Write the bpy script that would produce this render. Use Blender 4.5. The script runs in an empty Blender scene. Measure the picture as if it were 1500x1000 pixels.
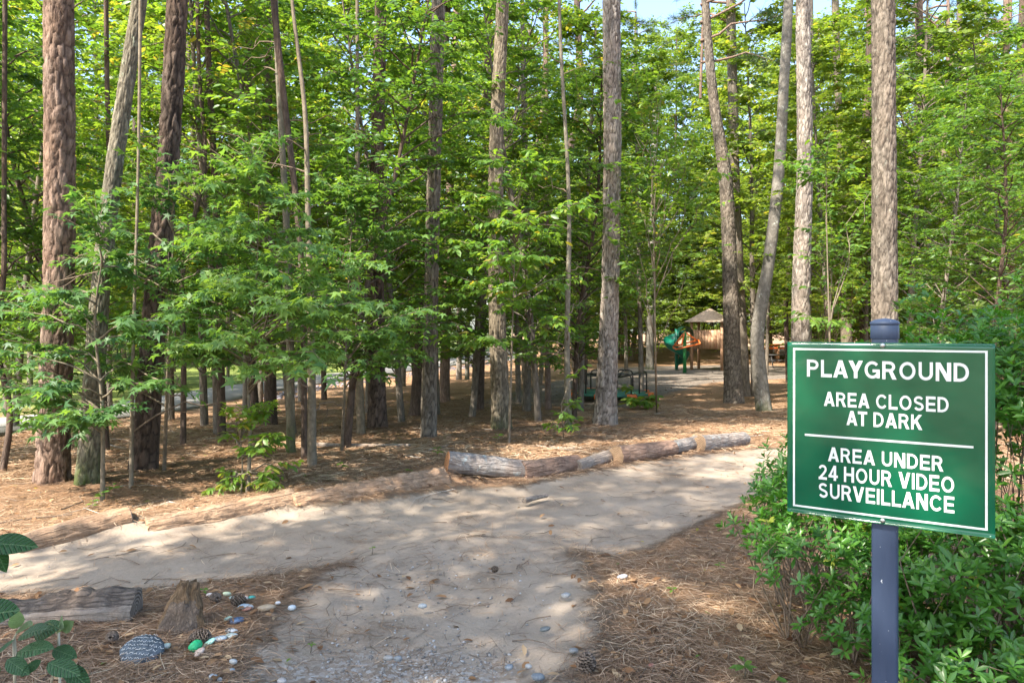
import bpy, math, random
import numpy as np
from math import sin, cos, pi, radians, sqrt, atan2
from mathutils import Vector, Matrix

rng = np.random.default_rng(11)
random.seed(11)
sc = bpy.context.scene
COL = sc.collection

# ------------------------------------------------------------------ camera
F = 1050.0            # focal length in photo pixels (photo 1500 x 1000)
HY = 480.0            # row of the horizon
CX = 750.0
EYE = 1.5
cam_d = bpy.data.cameras.new('camera')
cam_d.sensor_width = 36.0
cam_d.lens = 36.0 * F / 1500.0
cam_d.shift_y = -(500.0 - HY) / 1500.0
cam_d.clip_start = 0.05
cam_d.clip_end = 2000
cam = bpy.data.objects.new('camera', cam_d)
cam.location = (0, 0, EYE)
cam.rotation_euler = (radians(90), 0, 0)
COL.objects.link(cam)
sc.camera = cam

# ------------------------------------------------------------------ light
SUN_EL = radians(51)
SUN_FROM = Vector((-0.72, -0.69, 0)).normalized()      # horizontal direction towards the sun
to_sun = Vector((SUN_FROM.x * cos(SUN_EL), SUN_FROM.y * cos(SUN_EL), sin(SUN_EL)))
w = bpy.data.worlds.new('World')
sc.world = w
w.use_nodes = True
nt = w.node_tree
nt.nodes.clear()
sky = nt.nodes.new('ShaderNodeTexSky')
sky.sky_type = 'NISHITA'
sky.sun_disc = False
sky.sun_elevation = SUN_EL
sky.sun_rotation = atan2(SUN_FROM.x, SUN_FROM.y)
sky.air_density = 1.0
sky.dust_density = 2.0
sky.ozone_density = 1.0
bg = nt.nodes.new('ShaderNodeBackground')
bg.inputs['Strength'].default_value = 0.15
wo = nt.nodes.new('ShaderNodeOutputWorld')
nt.links.new(sky.outputs[0], bg.inputs[0])
nt.links.new(bg.outputs[0], wo.inputs[0])
sd = bpy.data.lights.new('sun', 'SUN')
sd.energy = 4.2
sd.angle = radians(0.6)
sd.color = (1.0, 0.92, 0.80)
sun = bpy.data.objects.new('sun', sd)
sun.rotation_euler = to_sun.to_track_quat('Z', 'Y').to_euler()
COL.objects.link(sun)
sc.view_settings.view_transform = 'Standard'
sc.view_settings.look = 'None'
sc.view_settings.gamma = 1
sc.view_settings.exposure = 1.95
sc.view_settings.use_curve_mapping = False
sc.cycles.use_denoising = True
sc.cycles.max_bounces = 10
sc.cycles.diffuse_bounces = 8
sc.cycles.transmission_bounces = 8
sc.cycles.sample_clamp_indirect = 12

# ------------------------------------------------------------------ maths helpers
def sstep(a, b, x):
    t = np.clip((np.asarray(x, float) - a) / (b - a), 0, 1)
    return t * t * (3 - 2 * t)

_perm = np.random.default_rng(5).random((256, 256))
def vnoise(x, y, s=1.0, o=0):
    x = np.asarray(x, float) * s + 17.3 * o; y = np.asarray(y, float) * s - 9.1 * o
    xi = np.floor(x).astype(int); yi = np.floor(y).astype(int)
    fx = x - xi; fy = y - yi
    fx = fx * fx * (3 - 2 * fx); fy = fy * fy * (3 - 2 * fy)
    g = lambda a, b: _perm[(a * 1) & 255, (b * 1) & 255]
    return (g(xi, yi) * (1 - fx) + g(xi + 1, yi) * fx) * (1 - fy) + (g(xi, yi + 1) * (1 - fx) + g(xi + 1, yi + 1) * fx) * fy

def fbm(x, y, s=1.0, n=4, o=0):
    r = 0; a = 0.5; t = 0
    for k in range(n):
        r = r + a * vnoise(x, y, s * 2 ** k, o + k); t += a; a *= 0.5
    return r / t - 0.5

def zbase(x, y):
    x = np.asarray(x, float); y = np.asarray(y, float)
    z = -0.60 * sstep(8, 21, y) - 0.20 * sstep(20, 46, y)
    z = z + 0.75 * sstep(46, 52, y) * sstep(2.0, 4.5, x) * (1 - sstep(16, 22, x))   # low leafy bank behind the playground
    z = z - 0.25 * sstep(-4, -14, x) * sstep(4, 14, y)
    return z

def ray(px, py, d):
    """world point seen at a photo pixel, d metres in front of the camera"""
    return Vector(((px - CX) / F * d, d, EYE - (py - HY) / F * d))

def gpt(px, py):
    """ground point seen at a photo pixel"""
    lo, hi = 1.0, 120.0
    for _ in range(50):
        m = (lo + hi) / 2
        p = ray(px, py, m)
        if p.z > float(zbase(p.x, p.y)): lo = m
        else: hi = m
    p = ray(px, py, lo)
    return Vector((p.x, p.y, float(zbase(p.x, p.y))))

def poly_sd(P, X, Y):
    """signed distance (positive inside) of points to polygon P"""
    d = np.full(X.shape, 1e9); ins = np.zeros(X.shape, bool)
    n = len(P)
    for i in range(n):
        ax, ay = P[i]; bx, by = P[(i + 1) % n]
        ex, ey = bx - ax, by - ay
        t = np.clip(((X - ax) * ex + (Y - ay) * ey) / (ex * ex + ey * ey + 1e-12), 0, 1)
        d = np.minimum(d, np.hypot(X - ax - t * ex, Y - ay - t * ey))
        c = ((ay > Y) != (by > Y)) & (X < (bx - ax) * (Y - ay) / (by - ay + 1e-12) + ax)
        ins ^= c
    return np.where(ins, d, -d)

def line_d(P, X, Y):
    d = np.full(np.shape(X), 1e9)
    for i in range(len(P) - 1):
        ax, ay = P[i]; bx, by = P[i + 1]
        ex, ey = bx - ax, by - ay
        t = np.clip(((X - ax) * ex + (Y - ay) * ey) / (ex * ex + ey * ey), 0, 1)
        d = np.minimum(d, np.hypot(X - ax - t * ex, Y - ay - t * ey))
    return d

gp2 = lambda L: [(gpt(a, b).x, gpt(a, b).y) for a, b in L]
PATH = gp2([(-160, 900), (-160, 812), (0, 802), (190, 778), (400, 752), (560, 735), (640, 722), (760, 712), (900, 684),
            (1000, 670), (1100, 656), (1240, 652), (1400, 655), (1400, 668), (1200, 695), (1100, 728), (1020, 768), (955, 800), (900, 815),
            (830, 800), (700, 785), (600, 806), (430, 838), (200, 866), (0, 872)])
YARD = gp2([(600, 785), (830, 780), (870, 850), (892, 900), (895, 950), (850, 990), (820, 1100), (800, 1400), (250, 1400), (300, 1100), (345, 990),
            (380, 930), (415, 885), (480, 828)])
GRAV = gp2([(420, 950), (640, 930), (760, 960), (830, 1000), (820, 1400), (200, 1400), (280, 1000), (360, 970)])
MULCH = gp2([(700, 590), (840, 552), (880, 540), (960, 536), (1100, 534), (1200, 538), (1200, 552), (1040, 560), (980, 575), (900, 600)])
ROADC = gp2([(-420, 690), (-60, 632), (130, 612), (250, 592), (350, 573), (440, 561), (520, 550), (610, 538), (690, 527), (735, 516)])
SPOTS_OPEN = []
RIDGE = gp2([(190, 772), (300, 752), (420, 738), (540, 722), (640, 708)])

def height(x, y):
    x = np.asarray(x, float); y = np.asarray(y, float)
    z = zbase(x, y)
    near = (np.hypot(x, y) < 30)
    r = line_d(RIDGE, x, y)
    z = z + 0.115 * np.exp(-(r / 0.27) ** 2) * (0.85 + 1.3 * (fbm(x, y, 2.2, 3, 3)))
    z = z + 0.05 * fbm(x, y, 0.45, 3, 1)
    z = z + 0.022 * fbm(x, y, 2.2, 3, 2)
    return z

def H(x, y): return float(height(x, y))

# ------------------------------------------------------------------ mesh helpers
def mesh(name, V, faces, mats, midx=None, tint=None, smooth=False, extra=None):
    """faces: list of (n,k) int arrays (k = 3 or 4)"""
    V = np.asarray(V, np.float32)
    me = bpy.data.meshes.new(name)
    if not isinstance(faces, (list, tuple)): faces = [faces]
    faces = [np.asarray(f, np.int32) for f in faces if len(f)]
    me.vertices.add(len(V)); me.vertices.foreach_set('co', V.ravel())
    li = np.concatenate([f.ravel() for f in faces])
    tot = np.concatenate([np.full(len(f), f.shape[1], np.int32) for f in faces])
    st = np.concatenate([[0], np.cumsum(tot)[:-1]]).astype(np.int32)
    me.loops.add(len(li)); me.loops.foreach_set('vertex_index', li)
    me.polygons.add(len(tot)); me.polygons.foreach_set('loop_start', st)
    try: me.polygons.foreach_set('loop_total', tot)
    except Exception: pass
    for m in (mats if isinstance(mats, (list, tuple)) else [mats]): me.materials.append(m)
    if midx is not None: me.polygons.foreach_set('material_index', np.asarray(midx, np.int32))
    if smooth: me.polygons.foreach_set('use_smooth', np.ones(len(tot), bool))
    if tint is not None:
        a = me.attributes.new('tint', 'FLOAT', 'POINT'); a.data.foreach_set('value', np.asarray(tint, np.float32))
    for k, v in (extra or {}).items():
        a = me.attributes.new(k, 'FLOAT', 'POINT'); a.data.foreach_set('value', np.asarray(v, np.float32))
    me.update(calc_edges=True)
    me.validate()
    return me

def link(name, me, parent=None, loc=None, **props):
    o = bpy.data.objects.new(name, me)
    COL.objects.link(o)
    if parent is not None: o.parent = parent
    if loc is not None: o.location = loc
    for k, v in props.items(): o[k] = v
    return o

def thing(name, label, cat, loc=(0, 0, 0), group=None, rz=0.0):
    o = bpy.data.objects.new(name, None); COL.objects.link(o)
    o.location = loc; o.rotation_euler = (0, 0, rz); o.empty_display_size = 0.2
    o['label'] = label; o['category'] = cat
    if group: o['group'] = group
    return o

class MB:
    def __init__(s): s.V = []; s.Q = []; s.T = []; s.n = 0; s.t = []
    def add(s, V, Q=None, T=None, tint=0.5):
        V = np.asarray(V, float).reshape(-1, 3)
        if Q is not None and len(Q): s.Q.append(np.asarray(Q) + s.n)
        if T is not None and len(T): s.T.append(np.asarray(T) + s.n)
        s.V.append(V); s.t.append(np.full(len(V), tint) if np.isscalar(tint) else np.asarray(tint)); s.n += len(V)
    def box(s, c, size, rz=0, tint=0.5, M=None):
        x, y, z = [v / 2 for v in size]
        V = np.array([(i, j, k) for i in (-x, x) for j in (-y, y) for k in (-z, z)])
        if M is not None: V = V @ np.array(M).T[:3, :3]
        cr, sr = cos(rz), sin(rz)
        V = np.c_[V[:, 0] * cr - V[:, 1] * sr, V[:, 0] * sr + V[:, 1] * cr, V[:, 2]] + np.array(c)
        s.add(V, [(0, 1, 3, 2), (4, 6, 7, 5), (0, 4, 5, 1), (2, 3, 7, 6), (0, 2, 6, 4), (1, 5, 7, 3)], tint=tint)
    def beam(s, a, b, wx, wz=None, tint=0.5):
        wz = wz or wx
        a = np.array(a, float); b = np.array(b, float); d = b - a; L = np.linalg.norm(d); d /= L
        u = np.cross(d, (0, 0, 1)); 
        if np.linalg.norm(u) < 1e-3: u = np.array((1., 0, 0))
        u /= np.linalg.norm(u); v = np.cross(u, d)
        V = []
        for p in (a, b):
            for i, j in ((-1, -1), (1, -1), (1, 1), (-1, 1)): V.append(p + u * i * wx / 2 + v * j * wz / 2)
        s.add(V, [(0, 1, 5, 4), (1, 2, 6, 5), (2, 3, 7, 6), (3, 0, 4, 7), (3, 2, 1, 0), (4, 5, 6, 7)], tint=tint)
    def tube(s, P, R, n=6, tint=0.5, cap=True):
        P = np.asarray(P, float); m = len(P)
        R = np.full(m, R) if np.isscalar(R) else np.asarray(R)
        D = np.gradient(P, axis=0); D /= np.linalg.norm(D, axis=1)[:, None] + 1e-9
        ref = np.array((0, 0, 1.)) if abs(D[0, 2]) < 0.9 else np.array((1., 0, 0))
        U = np.zeros_like(P); u = np.cross(D[0], ref); u /= np.linalg.norm(u)
        for i in range(m):
            u = u - D[i] * np.dot(u, D[i]); u /= np.linalg.norm(u) + 1e-9; U[i] = u
        W = np.cross(D, U)
        a = np.arange(n) * 2 * pi / n
        V = P[:, None] + R[:, None, None] * (np.cos(a)[None, :, None] * U[:, None] + np.sin(a)[None, :, None] * W[:, None])
        i, j = np.meshgrid(np.arange(m - 1), np.arange(n), indexing='ij'); i = i.ravel(); j = j.ravel(); j2 = (j + 1) % n
        Q = np.c_[i * n + j, i * n + j2, (i + 1) * n + j2, (i + 1) * n + j]
        V = V.reshape(-1, 3)
        if cap:
            k = len(V); V = np.vstack([V, P[0], P[-1]])
            jj = np.arange(n); j2 = (jj + 1) % n
            T = np.vstack([np.c_[j2, jj, np.full(n, k)], np.c_[(m - 1) * n + jj, (m - 1) * n + j2, np.full(n, k + 1)]])
            s.add(V, Q, T, tint)
        else: s.add(V, Q, None, tint)
    def build(s, name, mats, smooth=False, midx=None):
        f = []
        if s.Q: f.append(np.vstack(s.Q))
        if s.T: f.append(np.vstack(s.T))
        return mesh(name, np.vstack(s.V), f, mats, midx, np.concatenate(s.t), smooth)

# ------------------------------------------------------------------ materials
def nmat(name):
    m = bpy.data.materials.new(name); m.use_nodes = True
    t = m.node_tree; t.nodes.clear()
    return m, t, t.nodes, t.links

def out(t, sh, disp=None):
    o = t.nodes.new('ShaderNodeOutputMaterial'); t.links.new(sh, o.inputs[0])

def ramp(t, fac, stops):
    r = t.nodes.new('ShaderNodeValToRGB'); e = r.color_ramp.elements
    while len(e) < len(stops): e.new(0.5)
    for i, (p, c) in enumerate(stops): e[i].position = p; e[i].color = (*c, 1)
    t.links.new(fac, r.inputs[0]); return r.outputs[0]

def noise(t, scale, detail=4, rough=0.6, vec=None, dist=0):
    n = t.nodes.new('ShaderNodeTexNoise'); n.inputs['Scale'].default_value = scale
    n.inputs['Detail'].default_value = detail; n.inputs['Roughness'].default_value = rough
    n.inputs['Distortion'].default_value = dist
    if vec is not None: t.links.new(vec, n.inputs['Vector'])
    return n.outputs[0]

def coord(t, kind='Object', scale=(1, 1, 1), rot=(0, 0, 0)):
    c = t.nodes.new('ShaderNodeTexCoord'); m = t.nodes.new('ShaderNodeMapping')
    m.inputs['Scale'].default_value = scale; m.inputs['Rotation'].default_value = rot
    t.links.new(c.outputs[kind], m.inputs[0]); return m.outputs[0]

def mixc(t, fac, a, b, mode='MIX'):
    m = t.nodes.new('ShaderNodeMix'); m.data_type = 'RGBA'; m.blend_type = mode
    for s, v in ((m.inputs[0], fac), (m.inputs[6], a), (m.inputs[7], b)):
        if hasattr(v, 'links') or hasattr(v, 'is_output'): t.links.new(v, s)
        elif isinstance(v, (int, float)): s.default_value = v
        else: s.default_value = (*v, 1)
    return m.outputs[2]

def math_(t, op, a, b=None, clamp=False):
    m = t.nodes.new('ShaderNodeMath'); m.operation = op; m.use_clamp = clamp
    for i, v in enumerate((a, b)):
        if v is None: continue
        if isinstance(v, (int, float)): m.inputs[i].default_value = v
        else: t.links.new(v, m.inputs[i])
    return m.outputs[0]

def attr(t, name):
    a = t.nodes.new('ShaderNodeAttribute'); a.attribute_name = name; return a.outputs['Fac']

def bump(t, h, dist, strength=1.0, normal=None):
    b = t.nodes.new('ShaderNodeBump'); b.inputs['Distance'].default_value = dist; b.inputs['Strength'].default_value = strength
    t.links.new(h, b.inputs['Height'])
    if normal is not None: t.links.new(normal, b.inputs['Normal'])
    return b.outputs[0]

def princ(t, col, rough=0.8, spec=0.3, normal=None, metal=0.0, coat=0.0):
    p = t.nodes.new('ShaderNodeBsdfPrincipled')
    if isinstance(col, tuple): p.inputs['Base Color'].default_value = (*col, 1)
    else: t.links.new(col, p.inputs['Base Color'])
    if isinstance(rough, (int, float)): p.inputs['Roughness'].default_value = rough
    else: t.links.new(rough, p.inputs['Roughness'])
    p.inputs['Specular IOR Level'].default_value = spec
    p.inputs['Metallic'].default_value = metal
    p.inputs['Coat Weight'].default_value = coat
    if normal is not None: t.links.new(normal, p.inputs['Normal'])
    return p.outputs[0]

def leaf_mat(name, stops, trans, tmix=0.45, rough=0.42, spec=0.45, tboost=1.0):
    m, t, N, L = nmat(name)
    oi = N.new('ShaderNodeObjectInfo')
    f = math_(t, 'ADD', attr(t, 'tint'), math_(t, 'MULTIPLY', math_(t, 'SUBTRACT', oi.outputs['Random'], 0.5), 0.22), True)
    c = ramp(t, f, stops)
    tc = mixc(t, 1.0, c, trans, 'MULTIPLY')
    tr = N.new('ShaderNodeBsdfTranslucent'); L.new(tc, tr.inputs[0])
    p = princ(t, c, rough, spec)
    mx = N.new('ShaderNodeMixShader'); mx.inputs[0].default_value = tmix
    L.new(p, mx.inputs[1]); L.new(tr.outputs[0], mx.inputs[2])
    out(t, mx.outputs[0]); return m

def bark_mat(name, dark, light, warm=None, lichen=None, lich_amt=0.5, vs=(14, 14, 3.2), bdist=0.012, moss=0.0):
    m, t, N, L = nmat(name)
    v = coord(t, 'Object', vs)
    vo = N.new('ShaderNodeTexVoronoi'); vo.feature = 'DISTANCE_TO_EDGE'; vo.inputs['Scale'].default_value = 1.0
    wv = N.new('ShaderNodeVectorMath'); wv.operation = 'ADD'
    nn = N.new('ShaderNodeTexNoise'); nn.inputs['Scale'].default_value = 1.3; nn.inputs['Detail'].default_value = 3
    L.new(v, nn.inputs['Vector'])
    L.new(v, wv.inputs[0]); L.new(nn.outputs[1], wv.inputs[1]); L.new(wv.outputs[0], vo.inputs['Vector'])
    plate = ramp(t, vo.outputs['Distance'], [(0.0, (0, 0, 0)), (0.22, (1, 1, 1))])
    n1 = noise(t, 5, 6, 0.7, coord(t, 'Object', (3, 3, 1)))
    n2 = noise(t, 30, 5, 0.75, coord(t, 'Object', (1.5, 1.5, 0.6)))
    f = math_(t, 'ADD', math_(t, 'MULTIPLY', attr(t, 'tint'), 0.5), math_(t, 'MULTIPLY', n1, 0.6))
    f = math_(t, 'SUBTRACT', math_(t, 'MULTIPLY', math_(t, 'ADD', f, math_(t, 'MULTIPLY', n2, 0.75)), 1.35), 0.75, True)
    c = ramp(t, f, [(0.12, dark), (0.5, tuple((a + b) / 2 for a, b in zip(dark, light))), (0.85, light)])
    if warm is not None:
        n3 = noise(t, 2.2, 4, 0.6, coord(t, 'Object', (1, 1, 0.5)))
        c = mixc(t, ramp(t, n3, [(0.42, (0, 0, 0)), (0.62, (1, 1, 1))]), c, mixc(t, 0.5, c, warm))
    if lichen is not None:
        n4 = noise(t, 9, 6, 0.72, coord(t, 'Object', (1, 1, 0.55)))
        lo = 0.72 - 0.28 * lich_amt
        c = mixc(t, ramp(t, n4, [(lo, (0, 0, 0)), (lo + 0.09, (1, 1, 1))]), c, lichen)
    if moss > 0:
        geo = N.new('ShaderNodeSeparateXYZ'); tc = N.new('ShaderNodeTexCoord'); L.new(tc.outputs['Object'], geo.inputs[0])
        hgt = math_(t, 'SUBTRACT', moss, math_(t, 'ADD', geo.outputs[2], math_(t, 'MULTIPLY', math_(t, 'SUBTRACT', n1, 0.5), 0.8)))
        c = mixc(t, math_(t, 'MULTIPLY', hgt, 2.0, True), c, (0.06, 0.085, 0.02))
    crack = math_(t, 'MAXIMUM', attr(t, 'crack'), math_(t, 'MULTIPLY', math_(t, 'SUBTRACT', 1.0, plate), 0.45))
    c = mixc(t, math_(t, 'MULTIPLY', crack, 0.8), c, tuple(v * 0.55 for v in dark))
    h = math_(t, 'ADD', math_(t, 'MULTIPLY', plate, 0.7), math_(t, 'MULTIPLY', n2, 1.1))
    out(t, princ(t, c, 0.92, 0.15, bump(t, h, bdist))); return m

def plain(name, col, rough=0.6, spec=0.4, var=0.12, scale=12, metal=0.0, bd=0.002, coat=0.0):
    m, t, N, L = nmat(name)
    n = noise(t, scale, 5, 0.65, coord(t))
    c = ramp(t, n, [(0.25, tuple(max(0, v * (1 - var)) for v in col)), (0.75, tuple(min(1, v * (1 + var)) for v in col))])
    out(t, princ(t, c, rough, spec, bump(t, n, bd), metal, coat)); return m

M = {}
G = [(0.0, (0.018, 0.060, 0.012)), (0.35, (0.040, 0.115, 0.016)), (0.7, (0.085, 0.19, 0.022)), (1.0, (0.17, 0.26, 0.03))]
M['leaf_mid'] = leaf_mat('leaf_green', [(0.0, (0.040, 0.100, 0.020)), (0.5, (0.080, 0.175, 0.030)), (0.9, (0.14, 0.25, 0.038)), (1.0, (0.26, 0.24, 0.05))], (2.4, 2.0, 0.8), 0.48)
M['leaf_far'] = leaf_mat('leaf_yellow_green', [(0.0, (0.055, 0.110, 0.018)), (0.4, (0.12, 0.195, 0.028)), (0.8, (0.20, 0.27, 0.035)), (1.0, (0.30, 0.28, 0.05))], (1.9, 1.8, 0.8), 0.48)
M['leaf_gum'] = leaf_mat('leaf_sweetgum', [(0.0, (0.040, 0.112, 0.040)), (0.5, (0.095, 0.195, 0.048)), (0.9, (0.17, 0.28, 0.055)), (1.0, (0.20, 0.30, 0.06))], (2.2, 1.9, 0.8), 0.45, 0.5, 0.4)
M['leaf_azalea'] = leaf_mat('leaf_azalea', [(0.0, (0.035, 0.105, 0.018)), (0.5, (0.075, 0.20, 0.024)), (0.85, (0.14, 0.29, 0.035)), (1.0, (0.32, 0.36, 0.05))], (1.5, 1.7, 0.6), 0.35, 0.33, 0.6)
def veins(m):
    t = m.node_tree; L = t.links
    p = [n for n in t.nodes if n.type == 'BSDF_PRINCIPLED'][0]
    sx = t.nodes.new('ShaderNodeSeparateXYZ'); tc = t.nodes.new('ShaderNodeTexCoord'); L.new(tc.outputs['Object'], sx.inputs[0])
    ay = math_(t, 'ABSOLUTE', sx.outputs[1])
    ph = math_(t, 'MULTIPLY', math_(t, 'SUBTRACT', sx.outputs[0], math_(t, 'MULTIPLY', ay, 1.0)), 60)
    w_ = math_(t, 'POWER', math_(t, 'ADD', math_(t, 'MULTIPLY', math_(t, 'SINE', ph), 0.5), 0.5), 9)
    mid_ = math_(t, 'LESS_THAN', ay, 0.012)
    v = math_(t, 'MAXIMUM', w_, mid_, True)
    c0 = p.inputs['Base Color'].links[0].from_socket
    n = noise(t, 5, 5, 0.7, tc.outputs['Object'])
    c1 = mixc(t, math_(t, 'MULTIPLY', n, 0.5), c0, (0.03, 0.09, 0.03))
    L.new(mixc(t, math_(t, 'MULTIPLY', v, 0.45), c1, (0.22, 0.34, 0.16)), p.inputs['Base Color'])
    L.new(bump(t, math_(t, 'SUBTRACT', n, math_(t, 'MULTIPLY', v, 0.8)), 0.03), p.inputs['Normal'])
M['leaf_broad'] = leaf_mat('leaf_fuzzy_broad', [(0.0, (0.04, 0.13, 0.045)), (0.45, (0.09, 0.22, 0.08)), (0.8, (0.34, 0.46, 0.26))], (1.3, 1.5, 0.8), 0.25, 0.5, 0.4)
veins(M['leaf_broad'])
M['leaf_magnolia'] = leaf_mat('leaf_glossy_dark', [(0.0, (0.03, 0.11, 0.03)), (1.0, (0.06, 0.18, 0.05))], (1.4, 1.6, 0.7), 0.3, 0.45, 0.3)
veins(M['leaf_magnolia'])
M['needle'] = leaf_mat('pine_needle', [(0.0, (0.03, 0.07, 0.025)), (1.0, (0.09, 0.14, 0.05))], (1.2, 1.3, 0.7), 0.25)
M['dead'] = leaf_mat('dead_leaf', [(0.0, (0.075, 0.035, 0.018)), (0.5, (0.20, 0.105, 0.05)), (0.85, (0.34, 0.21, 0.11)), (1.0, (0.45, 0.33, 0.20))], (1.2, 1.0, 0.8), 0.2, 0.7, 0.2)
M['straw'] = leaf_mat('pine_straw', [(0.0, (0.085, 0.050, 0.030)), (0.45, (0.25, 0.155, 0.092)), (0.8, (0.42, 0.285, 0.18)), (1.0, (0.54, 0.42, 0.29))], (1, 1, 1), 0.05, 0.6, 0.3)
M['twig'] = plain('twig', (0.17, 0.125, 0.09), 0.85, 0.2, 0.5, 30)
M['twig_pale'] = plain('pale_dead_wood', (0.36, 0.33, 0.29), 0.85, 0.2, 0.3, 30)
M['bark_red'] = bark_mat('bark_pine_reddish', (0.075, 0.048, 0.036), (0.33, 0.245, 0.195), (0.30, 0.19, 0.13))
M['bark_dark'] = bark_mat('bark_pine_dark', (0.032, 0.024, 0.019), (0.16, 0.12, 0.095), (0.17, 0.11, 0.08), (0.22, 0.25, 0.2), 0.1)
M['bark_grey'] = bark_mat('bark_pine_grey', (0.10, 0.082, 0.07), (0.42, 0.38, 0.33), (0.42, 0.33, 0.26), (0.44, 0.50, 0.46), 0.35)
M['bark_grey2'] = bark_mat('bark_pine_brown_grey', (0.065, 0.053, 0.042), (0.27, 0.235, 0.19), (0.24, 0.19, 0.145), (0.30, 0.34, 0.28), 0.3)
M['bark_lichen'] = bark_mat('bark_smooth_lichen', (0.09, 0.078, 0.058), (0.27, 0.24, 0.18), None, (0.36, 0.39, 0.29), 0.5, (9, 9, 4), 0.008, 0.45)
M['bark_beech'] = bark_mat('bark_smooth_grey', (0.085, 0.075, 0.06), (0.27, 0.25, 0.215), None, (0.44, 0.46, 0.40), 0.42, (6, 6, 5), 0.006, 0.3)
M['bark_brown'] = bark_mat('bark_brown_ridged', (0.10, 0.08, 0.055), (0.32, 0.265, 0.19), None, (0.34, 0.36, 0.26), 0.25, (26, 26, 2.6), 0.010, 0.3)
M['bark_sap'] = bark_mat('bark_sapling', (0.10, 0.08, 0.055), (0.27, 0.225, 0.165), None, (0.34, 0.36, 0.28), 0.35, (10, 10, 8), 0.002)
M['bark_log'] = bark_mat('log_bark_grey', (0.11, 0.10, 0.095), (0.38, 0.37, 0.35), (0.30, 0.22, 0.17), (0.34, 0.41, 0.41), 0.45, (4, 22, 22), 0.012)
M['bark_log2'] = bark_mat('log_bark_brown', (0.075, 0.052, 0.042), (0.32, 0.235, 0.18), (0.32, 0.19, 0.13), (0.38, 0.38, 0.34), 0.1, (5, 20, 20), 0.012)
M['wood_old'] = bark_mat('weathered_wood', (0.10, 0.085, 0.075), (0.38, 0.33, 0.28), (0.30, 0.22, 0.16), None, 0, (2, 30, 30), 0.007)
M['wood_tan'] = bark_mat('decayed_tan_wood', (0.17, 0.11, 0.07), (0.44, 0.31, 0.21), (0.40, 0.24, 0.14), None, 0, (3, 26, 26), 0.008)
M['wood_cut'] = plain('sawn_wood', (0.50, 0.33, 0.18), 0.85, 0.2, 0.35, 25)
M['wood_cut2'] = plain('sawn_wood_orange', (0.42, 0.19, 0.09), 0.85, 0.2, 0.4, 25)

# sawn end with rings
def rings_mat(name, a, b):
    m, t, N, L = nmat(name)
    wv = N.new('ShaderNodeTexWave'); wv.wave_type = 'RINGS'; wv.rings_direction = 'X'
    wv.inputs['Scale'].default_value = 18; wv.inputs['Distortion'].default_value = 3; wv.inputs['Detail'].default_value = 3
    L.new(coord(t), wv.inputs[0])
    n = noise(t, 14, 5, 0.7, coord(t))
    c = ramp(t, math_(t, 'ADD', math_(t, 'MULTIPLY', wv.outputs[1], 0.4), math_(t, 'MULTIPLY', n, 0.6)), [(0.25, a), (0.75, b)])
    out(t, princ(t, c, 0.9, 0.15, bump(t, wv.outputs[1], 0.003))); return m
M['end_pale'] = rings_mat('sawn_end_tan', (0.16, 0.105, 0.065), (0.38, 0.26, 0.165))
M['end_orange'] = rings_mat('sawn_end_orange', (0.22, 0.10, 0.05), (0.50, 0.25, 0.12))
M['end_dark'] = rings_mat('sawn_end_grey', (0.08, 0.065, 0.055), (0.27, 0.23, 0.19))

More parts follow.
